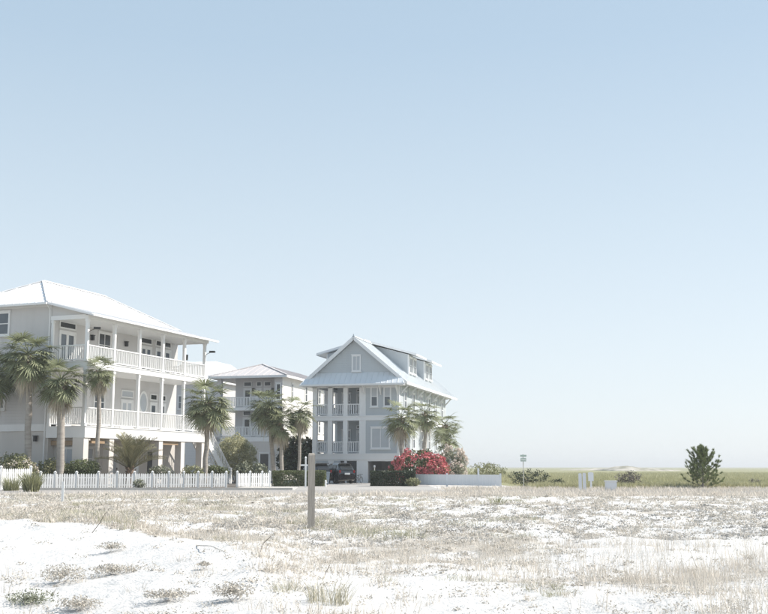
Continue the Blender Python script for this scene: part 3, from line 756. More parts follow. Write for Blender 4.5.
# ------------------------------------------------------------------ grey house between the two
BO = (-10.2, 108, 0)
H2 = thing('beach_house', 'pale grey house with low weathered hip roof, half hidden by palms between two others', 'house', BO, -CA)
b = MB(); b.box(-5.9, -.95, 1.8, 20, 4.3, 10.5); b.box(-.95, -.12, 0, 1.8, 4.3, 10.5); b.build('upper_wall', M['sidingB'], H2)
b = MB(); b.box(-5.9, -.12, .02, 20, 0, 3.85); b.build('ground_wall', M['stuccoA'], H2)
b = MB(); b.box(-.95, -.1, 1.8, 20, 4.3, 10.5); b.box(-.12, -.1, 0, 1.8, 4.3, 10.5); b.build('side_wall', M['sunlitB'], H2)
for z0, z1 in ((3.85, 4.3), (7.0, 7.32)):
    b = MB(); b.box(-7.2, -.95, 0, 1.8, z0, z1); b.box(-7.2, -5.9, 1.8, 12, z0, z1); b.box(-.95, -.06, -.05, -.002, z0, z1); b.build('deck', M['trim'], H2)
    railing(H2, (-7.0, .1), (-1.0, .1), z1, 1.02, 'trim', .16, .08)
for yy in (0.0, 5.5, 11.2):
    MB().box(-7.2, -6.75, yy, yy + .45, 0, 10.4).build('pier', M['sidingB'], H2)
for xx, ww in ((-4.55, .95), (-3.3, .6), (-2.35, .8)):
    for z in (4.3, 7.32):
        french(H2, xx, 1.8, z, ww, 0, True, .55, 'dark', 'trim', ht=2.1)
for xx in (-3.9, -1.75):
    for z in (6.2, 9.2): wall_lantern(H2, xx, 1.8, z, 0)
for z in (4.9, 8.0): window(H2, -.5, -.002, z, .55, 1.7, 0, 'dark', 'trim', 1, 2)
window(H2, -1.9, .018, 1.0, 1.1, 1.7, 0, 'dark', 'trim', 1, 1); wall_lantern(H2, -1.0, .018, 2.7, 0)
for yy, ww in ((3.0, .5), (7.5, .7), (12.2, .8), (14.2, 1.0), (16.2, .9)):
    for z in (5.0, 8.2): window(H2, -.1, yy, z, ww, 1.7, 90, 'dark', 'trim', 1, 2)
x0, x1, y0, y1 = -7.95, .55, -.6, 20.6; xr = (x0 + x1) / 2; ze = 10.5; zr = 12.05
slab_roof(H2, 'hip_roof', [[(x0, y0, ze), (x1, y0, ze), (xr, y0 + 4.4, zr)], [(x1, y0, ze), (x1, y1, ze), (xr, y1 - 4.4, zr), (xr, y0 + 4.4, zr)],
          [(x1, y1, ze), (x0, y1, ze), (xr, y1 - 4.4, zr)], [(x0, y1, ze), (x0, y0, ze), (xr, y0 + 4.4, zr), (xr, y1 - 4.4, zr)]], .22, 'roofB')
seams(H2, [((x0, y0, ze), (x1, y0, ze), (xr, y0 + 4.4, zr), (xr, y0 + 4.4, zr)), ((x1, y0, ze), (x1, y1, ze), (xr, y0 + 4.4, zr), (xr, y1 - 4.4, zr))], 'roofB', .7)
b = MB(); b.box(x0, x1, y0 - .05, y0 + .03, ze - .24, ze - .03); b.box(x1 - .03, x1 + .05, y0, y1, ze - .24, ze - .03); b.build('fascia', M['trim'], H2)
b = MB(); b.bar((x1, y0, ze + .05), (xr, y0 + 4.4, zr + .04), .2, .07); b.bar((x0, y0, ze + .05), (xr, y0 + 4.4, zr + .04), .2, .07); b.build('ridge_cap', M['roofB'], H2)

# ------------------------------------------------------------------ white house far behind
DO = (-26.4, 126, 0)
H4 = thing('beach_house', 'white walled house with pale hip roof seen far behind the end of the big porch', 'house', DO, -CA)
MB().box(-1.5, 7.2, 0, 14, 0, 11.2).build('wall', M['sidingB'], H4)  # white wall given the darker siding colour as its shade
slab_roof(H4, 'hip_roof', [[(-2, -.5, 11.2), (7.7, -.5, 11.2), (4.9, 4.4, 14.0), (.8, 4.4, 14.0)], [(7.7, -.5, 11.2), (7.7, 14.5, 11.2), (4.9, 9.6, 14.0), (4.9, 4.4, 14.0)],
          [(7.7, 14.5, 11.2), (-2, 14.5, 11.2), (.8, 9.6, 14.0), (4.9, 9.6, 14.0)], [(-2, 14.5, 11.2), (-2, -.5, 11.2), (.8, 4.4, 14.0), (.8, 9.6, 14.0)],
          [(.8, 4.4, 14.0), (4.9, 4.4, 14.0), (4.9, 9.6, 14.0), (.8, 9.6, 14.0)]], .2, 'roofA')
for xx in (0, 2.8, 5.6):
    for z in (1.2, 4.6, 8.0): window(H4, xx, -.002, z, 1.0, 1.6, 0, 'glass', 'trim')

# ------------------------------------------------------------------ fences
def picket_fence(name, label, posts, h, sp=.145, group=None):
    """posts: world points; one object per post, rail and picket"""
    p0 = posts[0]; t = thing(name, label, 'fence', (p0.x, p0.y, p0.z), 0, group)
    pm = cached(('post', h), lambda: post_mesh(h))
    km = cached(('pick', h), lambda: MB().prism([(-.053, 0, .05), (.053, 0, .05), (.053, 0, h - .07), (0, 0, h), (-.053, 0, h - .07)], (0, .02, 0)).mesh('picket', M['white']))
    for q in posts: link('post', pm, t, loc=q - p0)
    for a, b_ in zip(posts[:-1], posts[1:]):
        a, b_ = a - p0, b_ - p0; d = b_ - a; L = d.length; ang = math.atan2(d.y, d.x); u = d.normalized(); nrm = Vector((u.y, -u.x, 0))
        for z in (.22, h - .25):
            mb = MB(); mb.bar(a + Vector((0, 0, z)) + u * .07, b_ + Vector((0, 0, z)) - u * .07, .04, .09); mb.build('rail', M['white'], t)
        n = max(1, round((L - .14) / sp))
        for i in range(n):
            q = a + u * (.07 + (L - .14) * (i + .5) / n) + nrm * .045; link('picket', km, t, loc=q + Vector((0, 0, R.gauss(0, .006))), rz=(0, R.gauss(0, .012), ang + R.gauss(0, .02)))
    return t
def post_mesh(h):
    b = MB(); b.box(-.06, .06, -.06, .06, 0, h * 1.05); b.box(-.08, .08, -.08, .08, h * 1.05, h * 1.05 + .03)
    z = h * 1.05 + .03; b.add([(-.07, -.07, z), (.07, -.07, z), (.07, .07, z), (-.07, .07, z), (0, 0, z + .09)], [(0, 1, 4), (1, 2, 4), (2, 3, 4), (3, 0, 4)])
    return b.mesh('post', M['white'])
def fpts(us, Y0, Y1):
    u0, u1 = us[0], us[-1]
    return [Vector((*(at(u, 488, Y0 + (Y1 - Y0) * (u - u0) / (u1 - u0)).xy), 0)) for u in us]
picket_fence('picket_fence', 'long run of white picket fence in front of the big porch house', fpts([40, 54.5, 76, 98, 117, 134, 152, 168.6, 183.5, 198, 212, 226], 63.3, 68.2), .92)
picket_fence('picket_fence', 'taller white picket fence at the left edge behind the two grassy bushes', fpts([-24, 0, 30], 59.0, 62.4), 1.22)
picket_fence('picket_fence', 'short run of white picket fence between the gate gap and the clipped hedge', fpts([237, 250, 262, 269.5], 69.4, 71.0), .92)
# low solid white fence on the right of the houses
t = thing('low_white_fence', 'low solid white panel fence right of the red flowering bush', 'fence', (2.7, 72.6, 0))
ps = [Vector((at(u, 486, Y).x, Y, 0)) for u, Y in ((414, 74.5), (447, 72.8), (478.5, 71.0), (500.5, 69.8))]; o0 = Vector((2.7, 72.6, 0))
for i, q in enumerate(ps):
    hh = .88 if i != 2 else 1.22
    MB().box(-.06, .06, -.06, .06, 0, hh).build('post', M['vinyl'], t, loc=q - o0)
for a, b_ in zip(ps[:-1], ps[1:]):
    a, b_ = a - o0, b_ - o0; u = (b_ - a).normalized(); mb = MB(); up = Vector((0, 0, 1))
    mb.bar(a + up * .76 + u * .06, b_ + up * .76 - u * .06, .08, .08); mb.bar(a + up * .12 + u * .06, b_ + up * .12 - u * .06, .07, .07); mb.build('rail', M['vinyl'], t)
    n = round(((b_ - a).length - .12) / .3)
    for k in range(n):
        L = ((b_ - a).length - .12) / n; c = a + u * (.06 + L * (k + .5))
        link('board', cached(('vb', round(L, 3)), lambda: MB().box(-L / 2 + .006, L / 2 - .006, -.015, .015, .155, .72).mesh('board', M['vinyl'])), t, loc=c, rz=math.atan2(u.y, u.x))

# ------------------------------------------------------------------ posts, signs, boxes
q = grd(311, 530, -.03); q.z = hgt(q.x, q.y)
t = thing('wooden_post', 'square weathered grey timber post standing alone in the dune grass', 'post', q, .12)
mb = MB(); n = 9
for s_ in range(n):
    z0, z1 = 1.58 * s_ / n - (.2 if s_ == 0 else 0), 1.58 * (s_ + 1) / n
    a_ = .072 * (1 + R.uniform(-.02, .02)); mb.box(-a_, a_, -a_, a_, z0, z1 - .0015)
MBp = MB(); MBp.add([(x * .84, y * .84, z) for x, y, z in [(-.088, -.086, -.2), (.088, -.084, -.2), (.086, .088, -.2), (-.087, .086, -.2), (-.082, -.083, 1.54), (.084, -.082, 1.55), (.083, .084, 1.57), (-.084, .083, 1.56),
     (-.07, -.07, 1.575), (.07, -.07, 1.58), (.07, .07, 1.595), (-.07, .07, 1.59)]],
    [(0, 1, 5, 4), (1, 2, 6, 5), (2, 3, 7, 6), (3, 0, 4, 7), (4, 5, 9, 8), (5, 6, 10, 9), (6, 7, 11, 10), (7, 4, 8, 11), (8, 9, 10, 11), (3, 2, 1, 0)])
MBp.build('timber', M['post'], t)
q = grd(305.5, 488); t = thing('sign_post', 'white realtor style sign post with a short bare arm before the clipped hedge', 'post', q, .15)
MB().box(-.05, .05, -.05, .05, 0, 1.86).build('upright', M['white'], t); mb = MB(); mb.box(-.32, -.05, -.035, .035, 1.36, 1.46); mb.box(.05, .12, -.035, .035, 1.36, 1.46); mb.build('arm', M['white'], t)
mb = MB(); z = 1.86; mb.add([(-.07, -.07, z), (.07, -.07, z), (.07, .07, z), (-.07, .07, z), (0, 0, z + .12)], [(0, 1, 4), (1, 2, 4), (2, 3, 4), (3, 0, 4)]); mb.build('cap', M['white'], t)
q = grd(62.3, 503); q.z = hgt(q.x, q.y)
t = thing('marker_stake', 'thin white stake in the sand in front of the long picket fence', 'stake', q)
MB().box(-.045, .045, -.02, .02, -.05, .72).build('stake', M['white'], t); MB().box(-.05, .05, -.025, .025, .72, .80).build('stake_cap', M['white'], t)
q = Vector((10.15 * .86, 68.0, 0)); q.x = at(523.5, 480, 68).x
t = thing('road_sign', 'small green sign seen on a pale pole above the marsh grass', 'sign', q, .25)
MB().tube([(0, 0, 0), (0, 0, 2.1)], .028, 8).build('pole', M['pole'], t)
MB().box(-.19, .19, -.05, -.03, 1.64, 1.86).build('sign_plate', M['signgreen'], t); MB().box(-.21, .21, -.05, -.03, 1.93, 2.06).build('sign_plate', M['signgreen'], t)
MB().box(-.16, .16, -.056, -.051, 1.72, 1.77).build('sign_stripe', M['white'], t)
def marker(u, v, wd, h, stem, label, group=None):
    q = grd(u, v); t = thing('marker_post', label, 'post', q, .1, group)
    if stem:
        MB().box(-.05, .05, -.03, .03, 0, .5).build('stem', M['vinyl'], t); MB().box(-wd / 2, wd / 2, -.04, .04, .5, h).build('board', M['vinyl'], t)
    else:
        MB().box(-wd / 2, wd / 2, -.04, .04, 0, h).build('board', M['vinyl'], t)
    MB().prism([(-wd / 2, -.04, h), (wd / 2, -.04, h), (wd / 2 * .6, -.04, h + .05), (-wd / 2 * .6, -.04, h + .05)], (0, .08, 0)).build('cap', M['vinyl'], t)
marker(580.4, 490.5, .17, .90, False, 'narrow white marker post, left one of the close pair by the marsh', 'white marker posts at the edge of the marsh')
marker(584.6, 490.5, .17, .92, False, 'narrow white marker post, right one of the close pair by the marsh', 'white marker posts at the edge of the marsh')
marker(591.2, 490, .30, .95, True, 'wider white marker board on a thin stem beside the pair of narrow posts', 'white marker posts at the edge of the marsh')
q = grd(611, 491); t = thing('utility_box', 'low white utility cabinet at the edge of the marsh by a brown shrub', 'utility box', q, -.1)
MB().box(-.30, .30, -.22, .22, 0, .50).build('cabinet', M['vinyl'], t); MB().box(-.34, .34, -.26, .26, .503, .56).build('lid', M['vinyl'], t)
MB().box(-.20, .20, -.235, -.222, .1, .42).build('door', M['vinyl'], t)

# ------------------------------------------------------------------ vehicles and yard things
def suv(loc, rz, paint, label):
    """rear of the car faces -y"""
    t = thing('parked_car', label, 'car', loc, rz, 'cars parked at the blue grey house')
    def ring(hw, y, zb, zt, zs, hs):
        # closed section across the car: sill, belt, roof
        return [(-hw * .9, y, zb), (-hw, y, zb + .2), (-hw, y, zs), (-hs, y, zt - .08), (-hs * .85, y, zt), (hs * .85, y, zt), (hs, y, zt - .08), (hw, y, zs), (hw, y, zb + .2), (hw * .9, y, zb)]
    st = [(.80, -2.20, .38, .80, .72, .72), (.86, -2.12, .28, 1.05, .95, .74), (.88, -1.95, .24, 1.36, .98, .68), (.89, -1.55, .22, 1.60, .98, .64), (.89, -.4, .22, 1.66, .97, .65),
          (.89, .4, .22, 1.60, .97, .64), (.88, 1.05, .22, 1.10, .95, .78), (.86, 1.9, .24, .95, .84, .76), (.78, 2.15, .34, .74, .66, .70)]
    b = MB(); vs = [p for s in st for p in ring(*s)]; n = 10
    fs = [(i * n + k, i * n + (k + 1) % n, (i + 1) * n + (k + 1) % n, (i + 1) * n + k) for i in range(len(st) - 1) for k in range(n)]
    fs += [tuple(range(n)), tuple(range((len(st) - 1) * n, len(st) * n))[::-1]]
    b.add(vs, fs); body = b.build('body', M[paint], t)
    g = MB(); g.add([(-.60, -2.10, 1.08), (.60, -2.10, 1.08), (.54, -1.80, 1.47), (-.54, -1.80, 1.47)], [(0, 1, 2, 3)]); g.v = [(x, y - .035, z + .02) for x, y, z in g.v]
    g.build('rear_window', M['dark'], t)
    for s_ in (-1, 1):
        for ya, yb in ((-1.55, -.75), (-.68, .15), (.22, .85)):
            g = MB(); yk = .25 if yb > .8 else (-.2 if ya < -1.5 else 0)
            pts = [(s_ * .896, ya, 1.02), (s_ * .896, yb, 1.02), (s_ * .70, yb - (yk if yk > 0 else 0), 1.50), (s_ * .70, ya + (.2 if yk < 0 else 0), 1.50)]
            g.add(pts, [(0, 1, 2, 3)]); g.build('side_window', M['dark'], t)
        MB().box(s_ * .72 - .08, s_ * .72 + .08, -2.19, -2.05, .86, 1.08).build('tail_light', M['lamp_red'], t)
        MB().box(s_ * .60 - .14, s_ * .60 + .14, 2.03, 2.15, .66, .78).build('headlight', M['plate'], t)
        MB().box(s_ * .95 - .07, s_ * .95 + .07, .55, .68, 1.02, 1.14).build('wing_mirror', M[paint], t)
        for yy in (-1.35, 1.35):
            wh = MB().tube([(s_ * .70, yy, .33), (s_ * .905, yy, .33)], .33, 20).build('wheel', M['rubber'], t)
            MB().tube([(s_ * .90, yy, .33), (s_ * .915, yy, .33)], .2, 16).build('rim', M['rim'], wh)
    MB().box(-.82, .82, -2.27, -2.1, .36, .62).build('rear_bumper', M[paint], t)
    MB().box(-.26, .26, -2.245, -2.19, .72, .86).build('licence_plate', M['plate'], t)
    MB().box(-.60, .60, -1.98, -1.62, 1.60, 1.64).build('spoiler', M[paint], t)
    return t
cx_ = at(337, 480, 84.8).x
suv((cx_, 84.8, .03), .45, 'carsilver', 'dark sport utility car with its rear to the street beside the dark front door').scale = (.82, .9, .95)
suv((cx_ - 1.78, 84.8, .03), .45, 'carblack', 'black sport utility car mostly hidden behind the clipped hedge end').scale = (.82, .9, .95)
t = thing('wheeled_bin', 'small blue grey bin at the right end of the left clipped hedge', 'bin', (at(325.5, 480, 78).x, 78, 0.02), .2)
MB().prism([(-.22, -.25, .05), (.22, -.25, .05), (.27, -.3, .85), (-.27, -.3, .85)], (0, .5, 0)).build('body', M['bin'], t); MB().box(-.29, .29, -.34, .24, .852, .92).build('lid', M['bin'], t)
MB().tube([(-.2, .24, .1), (.2, .24, .1)], .09, 12).build('wheel', M['rubber'], t)
t = thing('hydrant_stub', 'little white standpipe at the foot of the left clipped hedge', 'standpipe', (at(325.6, 486, 70.5).x, 70.5, 0.0))
MB().tube([(0, 0, 0), (0, 0, .42), (0, 0, .46)], [.06, .06, .04], 10).build('pipe', M['white'], t); MB().tube([(0, 0, .30), (.1, 0, .30)], .035, 8).build('outlet', M['white'], t)
t = thing('parked_bicycle', 'dark bicycle leaning by the wall right of the charcoal front door', 'bicycle', (at(359, 483, 85.9).x, 85.9, .02), 1.1); t.scale = (.8,) * 3
def torus(cx, r, th, m, nm):
    b = MB(); b.tube([(cx + r * math.cos(k * PI / 10), 0, r + .02 + r * math.sin(k * PI / 10)) for k in range(21)], th, 6, False); return b.build(nm, M[m], t)
torus(-.48, .30, .022, 'rubber', 'wheel'); torus(.48, .30, .022, 'rubber', 'wheel')
b = MB()
for p_, q_ in (((-.48, 0, .32), (0, 0, .30)), ((0, 0, .30), (-.15, 0, .72)), ((-.15, 0, .68), (.36, 0, .72)), ((0, 0, .30), (.36, 0, .66)), ((-.48, 0, .32), (-.15, 0, .66)), ((.48, 0, .32), (.34, 0, .86))): b.tube([p_, q_], .018, 6)
b.build('frame', M['black'], t); MB().tube([(.32, -.25, .88), (.34, 0, .88), (.32, .25, .88)], .015, 6).build('handlebar', M['black'], t); MB().box(-.27, -.05, -.07, .07, .73, .78).build('saddle', M['black'], t)
t = thing('light_post', 'thin pale post standing in the dark carport opening', 'post', (at(374.5, 482, 86.2).x, 86.2, .02))
MB().tube([(0, 0, 0), (0, 0, 1.25)], .035, 8).build('pole', M['pole'], t); MB().box(-.07, .07, -.07, .07, 1.25, 1.42).build('lamp', M['trimC'], t)

# ------------------------------------------------------------------ palms
def fan_mesh(elev, seed, dead=False):
    """sabal leaf: petiole, then a fan of narrow segments that droops under its own weight; grows toward +x"""
    rr = random.Random(seed); b = MB(); pl = rr.uniform(.62, .92) * (.75 if dead else 1); ce, se = math.cos(elev), math.sin(elev)
    p = Vector((0, 0, 0)); pts = [p.copy()]; d = Vector((ce, 0, se))
    for i in range(4):
        p = p + d * pl / 4; pts.append(p.copy()); d = (d + Vector((0, 0, -.13))).normalized()
    b.tube(pts, [.022, .018, .015, .013, .012], 4, False)
    base = p; fw = d; side = Vector((0, 1, 0)); up = fw.cross(side).normalized()
    if up.z < 0: up = -up
    n = 21; Rl = rr.uniform(.66, .82) * (.85 if dead else 1); drp = .20 if not dead else .8
    for i in range(n):
        ph = (i / (n - 1) - .5) * math.radians(250 if not dead else 150) + rr.uniform(-.07, .07)
        L = Rl * (.62 + .38 * math.cos(ph * .55)) * rr.uniform(.85, 1.05)
        dr = fw * math.cos(ph) + side * math.sin(ph); dr = (dr + up * .16 * abs(math.sin(ph))).normalized()
        wv = dr.cross(up).normalized(); w0 = .012; wm = .062 if not dead else .035
        m1 = base + dr * L * .52 + Vector((0, 0, -1)) * drp * L * .14 + up * rr.uniform(-.02, .02)
        tp = base + dr * L * 1.0 + Vector((0, 0, -1)) * L * drp * rr.uniform(.3, 1.5)
        fold = up * .012
        b.add([base - wv * w0, base + wv * w0, m1 + wv * wm * .5, m1 - wv * wm * .5, tp], [(0, 1, 2, 3), (3, 2, 4)])
    return b.mesh('frond', M['deadfrond' if dead else 'frond'])
ELS = [1.0, .75, .50, .30, .10, -.12, -.38, -.7]
FANS = [[fan_mesh(e_, 10 * i + j) for j in range(2)] for i, e_ in enumerate(ELS)]
DEAD = [fan_mesh(e_, 300 + i, True) for i, e_ in enumerate((-.9, -1.15, -1.35))]
def sabal(name, label, base, top, seed, r=.16, cs=1.0, nd=10, full=42, group='cabbage palms around the houses', boots=.9, low=0):
    """base, top: world points (top = centre of crown)"""
    rr = random.Random(seed); t = thing(name, label, 'palm tree', base, 0, group); tp = Vector(top) - Vector(base)
    n = 9; pts = []; rad = []
    for i in range(n + 1):
        f = i / n; bow = math.sin(PI * f) * r * .35 * rr.uniform(-.3, 1)
        pts.append(Vector((tp.x * f + bow, tp.y * f, tp.z * f))); rad.append(r * (1.25 if i == 0 else 1) * rr.uniform(.93, 1.07))
    MB().tube(pts, rad, 10, wob=.04).build('trunk', M['trunk'], t, smooth=True)
    if boots:
        b = MB(); L = tp.length
        for i in range(int(46 * boots)):
            f = 1 - boots / L * rr.random(); a = rr.uniform(0, 2 * PI); c = tp * f; d = Vector((math.cos(a), math.sin(a), 0))
            b.bar(c + d * r * .8 - Vector((0, 0, .12)), c + d * r * 1.7 + Vector((0, 0, .12)), .07, .03)
        b.build('leaf_base', M['boot'], t)
    crown = tp
    for k in range(full):
        i = min(7, int(8 * ((k + .5) / full) ** .85)) if not low else min(7, int(7 * (k + .5) / full))
        a = k * 2.399 + rr.uniform(-.25, .25); s_ = cs * rr.uniform(.88, 1.1)
        o = link('frond', rr.choice(FANS[i]), t, loc=crown + Vector((0, 0, .16 - .03 * i)), rz=(rr.uniform(-.12, .12), rr.uniform(-.12, .12), a), scale=s_)
    for k in range(nd + 5):
        o = link('dead_frond', rr.choice(DEAD), t, loc=crown + Vector((0, 0, rr.uniform(-.25, .1))), rz=(0, 0, rr.uniform(0, 2 * PI)), scale=cs * rr.uniform(.8, 1.05))
    return t
def P(u, v, Y): return at(u, v, Y)
def G0(u, Y, z=0): q = at(u, 486, Y); return Vector((q.x, Y, z))
sabal('sabal_palm', 'tall cabbage palm with a smooth grey trunk, leftmost palm before the grey front wall', G0(27.5, 66), P(28.5, 356, 66), 1, .20, 1.5, 16)
sabal('sabal_palm', 'cabbage palm with a thick crooked brown trunk before the corner of the big porch house', G0(59.5, 65.6), P(61, 382, 65.6), 2, .235, 1.32, 18, boots=1.6)
sabal('sabal_palm', 'slender cabbage palm with a shaggy narrow head before the side porch of the big house', G0(96.5, 66.9), P(99.5, 372, 66.9), 3, .135, .92, 22, 30, boots=1.2)
sabal('sabal_palm', 'cabbage palm cut by the left edge, dark fronds only', G0(-9, 67.5), P(-5, 374, 67.5), 4, .16, 1.42, 10)
sabal('sabal_palm', 'round headed cabbage palm beside the outside stair of the big porch house', G0(204, 72), P(208, 404, 72), 5, .17, 1.5, 14, 42)
sabal('sabal_palm', 'cabbage palm with brown shaggy stem, tallest of the three before the pale grey house', G0(275, 84), P(268, 406, 84), 6, .16, 1.42, 16, boots=1.6)
sabal('sabal_palm', 'short cabbage palm leaning against the shaggy tall one before the pale grey house', G0(282, 83), P(281, 424, 83), 7, .15, 1.15, 18, 26)
sabal('sabal_palm', 'thin cabbage palm before the dark big leaved shrub beside the blue grey house', G0(298.5, 84), P(300, 412, 84), 8, .13, 1.2, 10, 28)
sabal('sabal_palm', 'cabbage palm with red brown trunk rising from the red flowering bush', G0(402, 82), P(401, 419, 82), 9, .17, 1.3, 0, 28, boots=1.4)
sabal('sabal_palm', 'cabbage palm against the sunny house side, next right of the red brown trunk', G0(424, 90), P(425, 414, 90), 10, .16, 1.25, 0, 26, boots=1.4)
sabal('sabal_palm', 'upper of two palm heads at the right end of the blue grey house', G0(446, 96), P(445, 426, 96), 12, .16, 1.25, 0, 24)
sabal('sabal_palm', 'lower palm head above the white flowering shrub at the house end', G0(446, 85), P(447, 441, 85), 13, .14, 1.05, 0, 22, low=1)
sabal('sabal_palm', 'small young cabbage palm at the right edge of the white flowering shrub', G0(459, 88), P(459, 463, 88), 14, .12, .75, 4, 18, low=1)

def pinnate(seed, elev):
    rr = random.Random(seed); b = MB(); p = Vector((0, 0, 0)); d = Vector((math.cos(elev), 0, math.sin(elev))); pts = [p.copy()]; ds = [d.copy()]
    L = 2.5; n = 16
    for i in range(n):
        p = p + d * L / n; d = (d + Vector((.04, 0, -.10 * (i / n) * (1.0 - elev * .2)))).normalized(); pts.append(p.copy()); ds.append(d.copy())
    b.tube(pts, [.03 * (1 - i / n * .8) for i in range(n + 1)], 5, False)
    for i in range(3, n + 1):
        for k in range(3):
            f = k / 3; q = pts[i - 1].lerp(pts[i], f); dd = ds[i]; side = Vector((0, 1, 0)); up = dd.cross(side); up = up if up.z > 0 else -up
            ll = .52 * math.sin(PI * min(1, (i - 2) / n) ** .8 * .9 + .15) + .08
            for s_ in (-1, 1):
                dr = (side * s_ * .75 + dd * .75 + up * .55 + Vector((0, 0, -.1)) + Vector((rr.gauss(0, .07), rr.gauss(0, .07), 0))).normalized()
                wv = dr.cross(up).normalized() * .013
                m1 = q + dr * ll * .55; tp = q + dr * ll + Vector((0, 0, -.10 * ll))
                b.add([q - wv, q + wv, m1 + wv, m1 - wv, tp], [(0, 1, 2, 3), (3, 2, 4)])
    return b.mesh('frond', M['pindo'])
PIN = [pinnate(50 + i, e_) for i, e_ in enumerate((1.5, 1.38, 1.22, 1.08, .9, .6))]
q = G0(130, 67.6); t = thing('pindo_palm', 'low feathery palm with upright arching fronds and stout dark trunk behind the picket fence', 'palm tree', q)
MB().tube([(0, 0, 0), (.02, 0, .5), (0, 0, 1.15)], [.28, .25, .22], 12, wob=.08).build('trunk', M['boot'], t)
b = MB(); rr = random.Random(3)
for i in range(70):
    a = rr.uniform(0, 2 * PI); z = rr.uniform(.1, 1.15); d = Vector((math.cos(a), math.sin(a), 0)); b.bar(Vector((0, 0, z)) + d * .2, Vector((0, 0, z + .2)) + d * .34, .07, .03)
b.build('leaf_base', M['boot'], t)
for k in range(30):
    i = min(5, int(6 * (k + .5) / 30)); link('frond', PIN[i], t, loc=(0, 0, 1.1), rz=(0, 0, k * 2.399 + rr.uniform(-.2, .2)), scale=rr.uniform(.92, 1.1))

# ------------------------------------------------------------------ shrubs and hedges
def shrub(name, label, cat, loc, rx, ry, rz, seed, n, leaf, m, cz=None, box=False, gaps=.35, group=None, aspect=.5, shell=.6, blossoms=None):
    t = thing(name, label, cat, loc, 0, group); cz = rz * .95 if cz is None else cz
    b = MB(); rr = random.Random(seed)
    for i in range(9):
        a = rr.uniform(0, 2 * PI); r = rr.uniform(.2, .7); b.tube([(0.05 * math.cos(a), .05 * math.sin(a), -.02), (rx * r * .5 * math.cos(a), ry * r * .5 * math.sin(a), cz * .6), (rx * r * math.cos(a), ry * r * math.sin(a), cz * 1.15)], [.03, .02, .01], 5)
    b.build('branch', M['twig'], t)
    pts = lumpy(n, rx, ry, rz, seed, cz, gaps, shell, box); leafcloud('foliage', m, pts, leaf, t, aspect=aspect)
    if blossoms:
        mt, nb, sz_, thr = blossoms; rs = random.Random(seed + 5); out = []
        p2 = lumpy(nb * 3, rx * 1.03, ry * 1.03, rz * 1.03, seed, cz, gaps, .12)
        for q_ in p2:
            if noise.noise(Vector(q_) * 1.1 + Vector((seed, 0, 0))) > thr and len(out) < nb: out.append(q_)
        leafcloud('blossom', mt, np.array(out), sz_, t, aspect=.9)
    return t
shrub('flowering_shrub', 'green shrub with white blossom tips behind the fence at the left edge', 'shrub', G0(12, 65), 1.45, .9, .9, 21, 5200, .075, 'leafO', 1.15, blossoms=('pinkwhite', 500, .06, -.02))
shrub('flowering_shrub', 'broad rounded bougainvillea covered in red blossom by the blue grey house corner', 'shrub', G0(419, 79.5), 2.15, 1.3, 1.3, 22, 7500, .08, 'leafA', 1.15, gaps=.2, blossoms=('red', 4600, .065, -.14))
shrub('flowering_shrub', 'smaller coral red blossom bush between the big red one and the white shrub', 'shrub', G0(436, 79), 1.0, .9, .95, 23, 2600, .08, 'leafO', .95, blossoms=('red', 1700, .065, -.15))
shrub('flowering_shrub', 'tall airy shrub covered in white blossom at the right end of the low fence', 'shrub', G0(453, 81), 1.05, .9, 1.45, 24, 3200, .07, 'leafG', 1.4, gaps=.12, blossoms=('pinkwhite', 2300, .065, -.15))
shrub('round_bush', 'large rounded olive green bush between the stair and the palms', 'bush', G0(235, 88), 1.8, 1.3, 1.6, 25, 12000, .07, 'leafY', 2.2, gaps=.5, shell=.5)
shrub('round_bush', 'dark big leaved shrub behind the clipped hedge, left of the blue grey house', 'bush', G0(299, 90), 1.9, 1.3, 1.75, 26, 3600, .17, 'leafD', 2.1, gaps=.4)
shrub('round_bush', 'dark glossy round bush behind the fence, in front of the slender palm', 'bush', G0(82, 66.2), 1.05, .7, .62, 27, 3800, .055, 'leafA', 1.15, gaps=.5)
shrub('round_bush', 'lighter green bush behind the fence under the crooked palm', 'bush', G0(53, 66.8), 1.15, .7, .62, 28, 3600, .06, 'leafO', 1.15, gaps=.4)
shrub('round_bush', 'small green planting at the foot of the outside stair, seen above the fence', 'bush', G0(214, 74), .95, .5, .38, 29, 1800, .06, 'leafA', 1.0, gaps=.4)
shrub('round_bush', 'grey green succulent clump behind the short fence, left half', 'bush', G0(243, 73.5), .55, .45, .62, 30, 900, .12, 'leafG', .95, gaps=.4)
shrub('round_bush', 'grey green spiky clump behind the short fence, right half', 'bush', G0(257, 73.8), .75, .45, .75, 31, 1100, .12, 'leafG', .8, gaps=.3)
shrub('round_bush', 'pale low shrub behind the fence by the third stone pier of the big house', 'bush', G0(160, 68), .8, .4, .45, 32, 1100, .06, 'leafG', .95, gaps=.3)
shrub('round_bush', 'low olive bush behind the fence by the last stone pier of the big house', 'bush', G0(192, 70), .8, .4, .5, 33, 1300, .06, 'leafO', .9, gaps=.3)
shrub('clipped_hedge', 'long clipped dark hedge behind the white sign post', 'hedge', G0(299.5, 73.2), 1.78, .7, .52, 34, 14000, .05, 'leafA', .53, box=True, gaps=5)
shrub('clipped_hedge', 'clipped dark hedge in front of the carport, left of the red bush', 'hedge', G0(393, 73.6), 1.52, .75, .52, 35, 13000, .05, 'leafD', .52, box=True, gaps=5)
shrub('round_bush', 'low green plant between the clipped hedge and the low white fence', 'bush', G0(413, 72.6), .5, .4, .3, 36, 900, .06, 'leafO', .28, gaps=.3)
shrub('marsh_shrub', 'dark twiggy shrub around the foot of the pole with the green sign', 'shrub', G0(529, 69), 1.3, .8, .52, 37, 1700, .05, 'leafD', .62, gaps=.1)
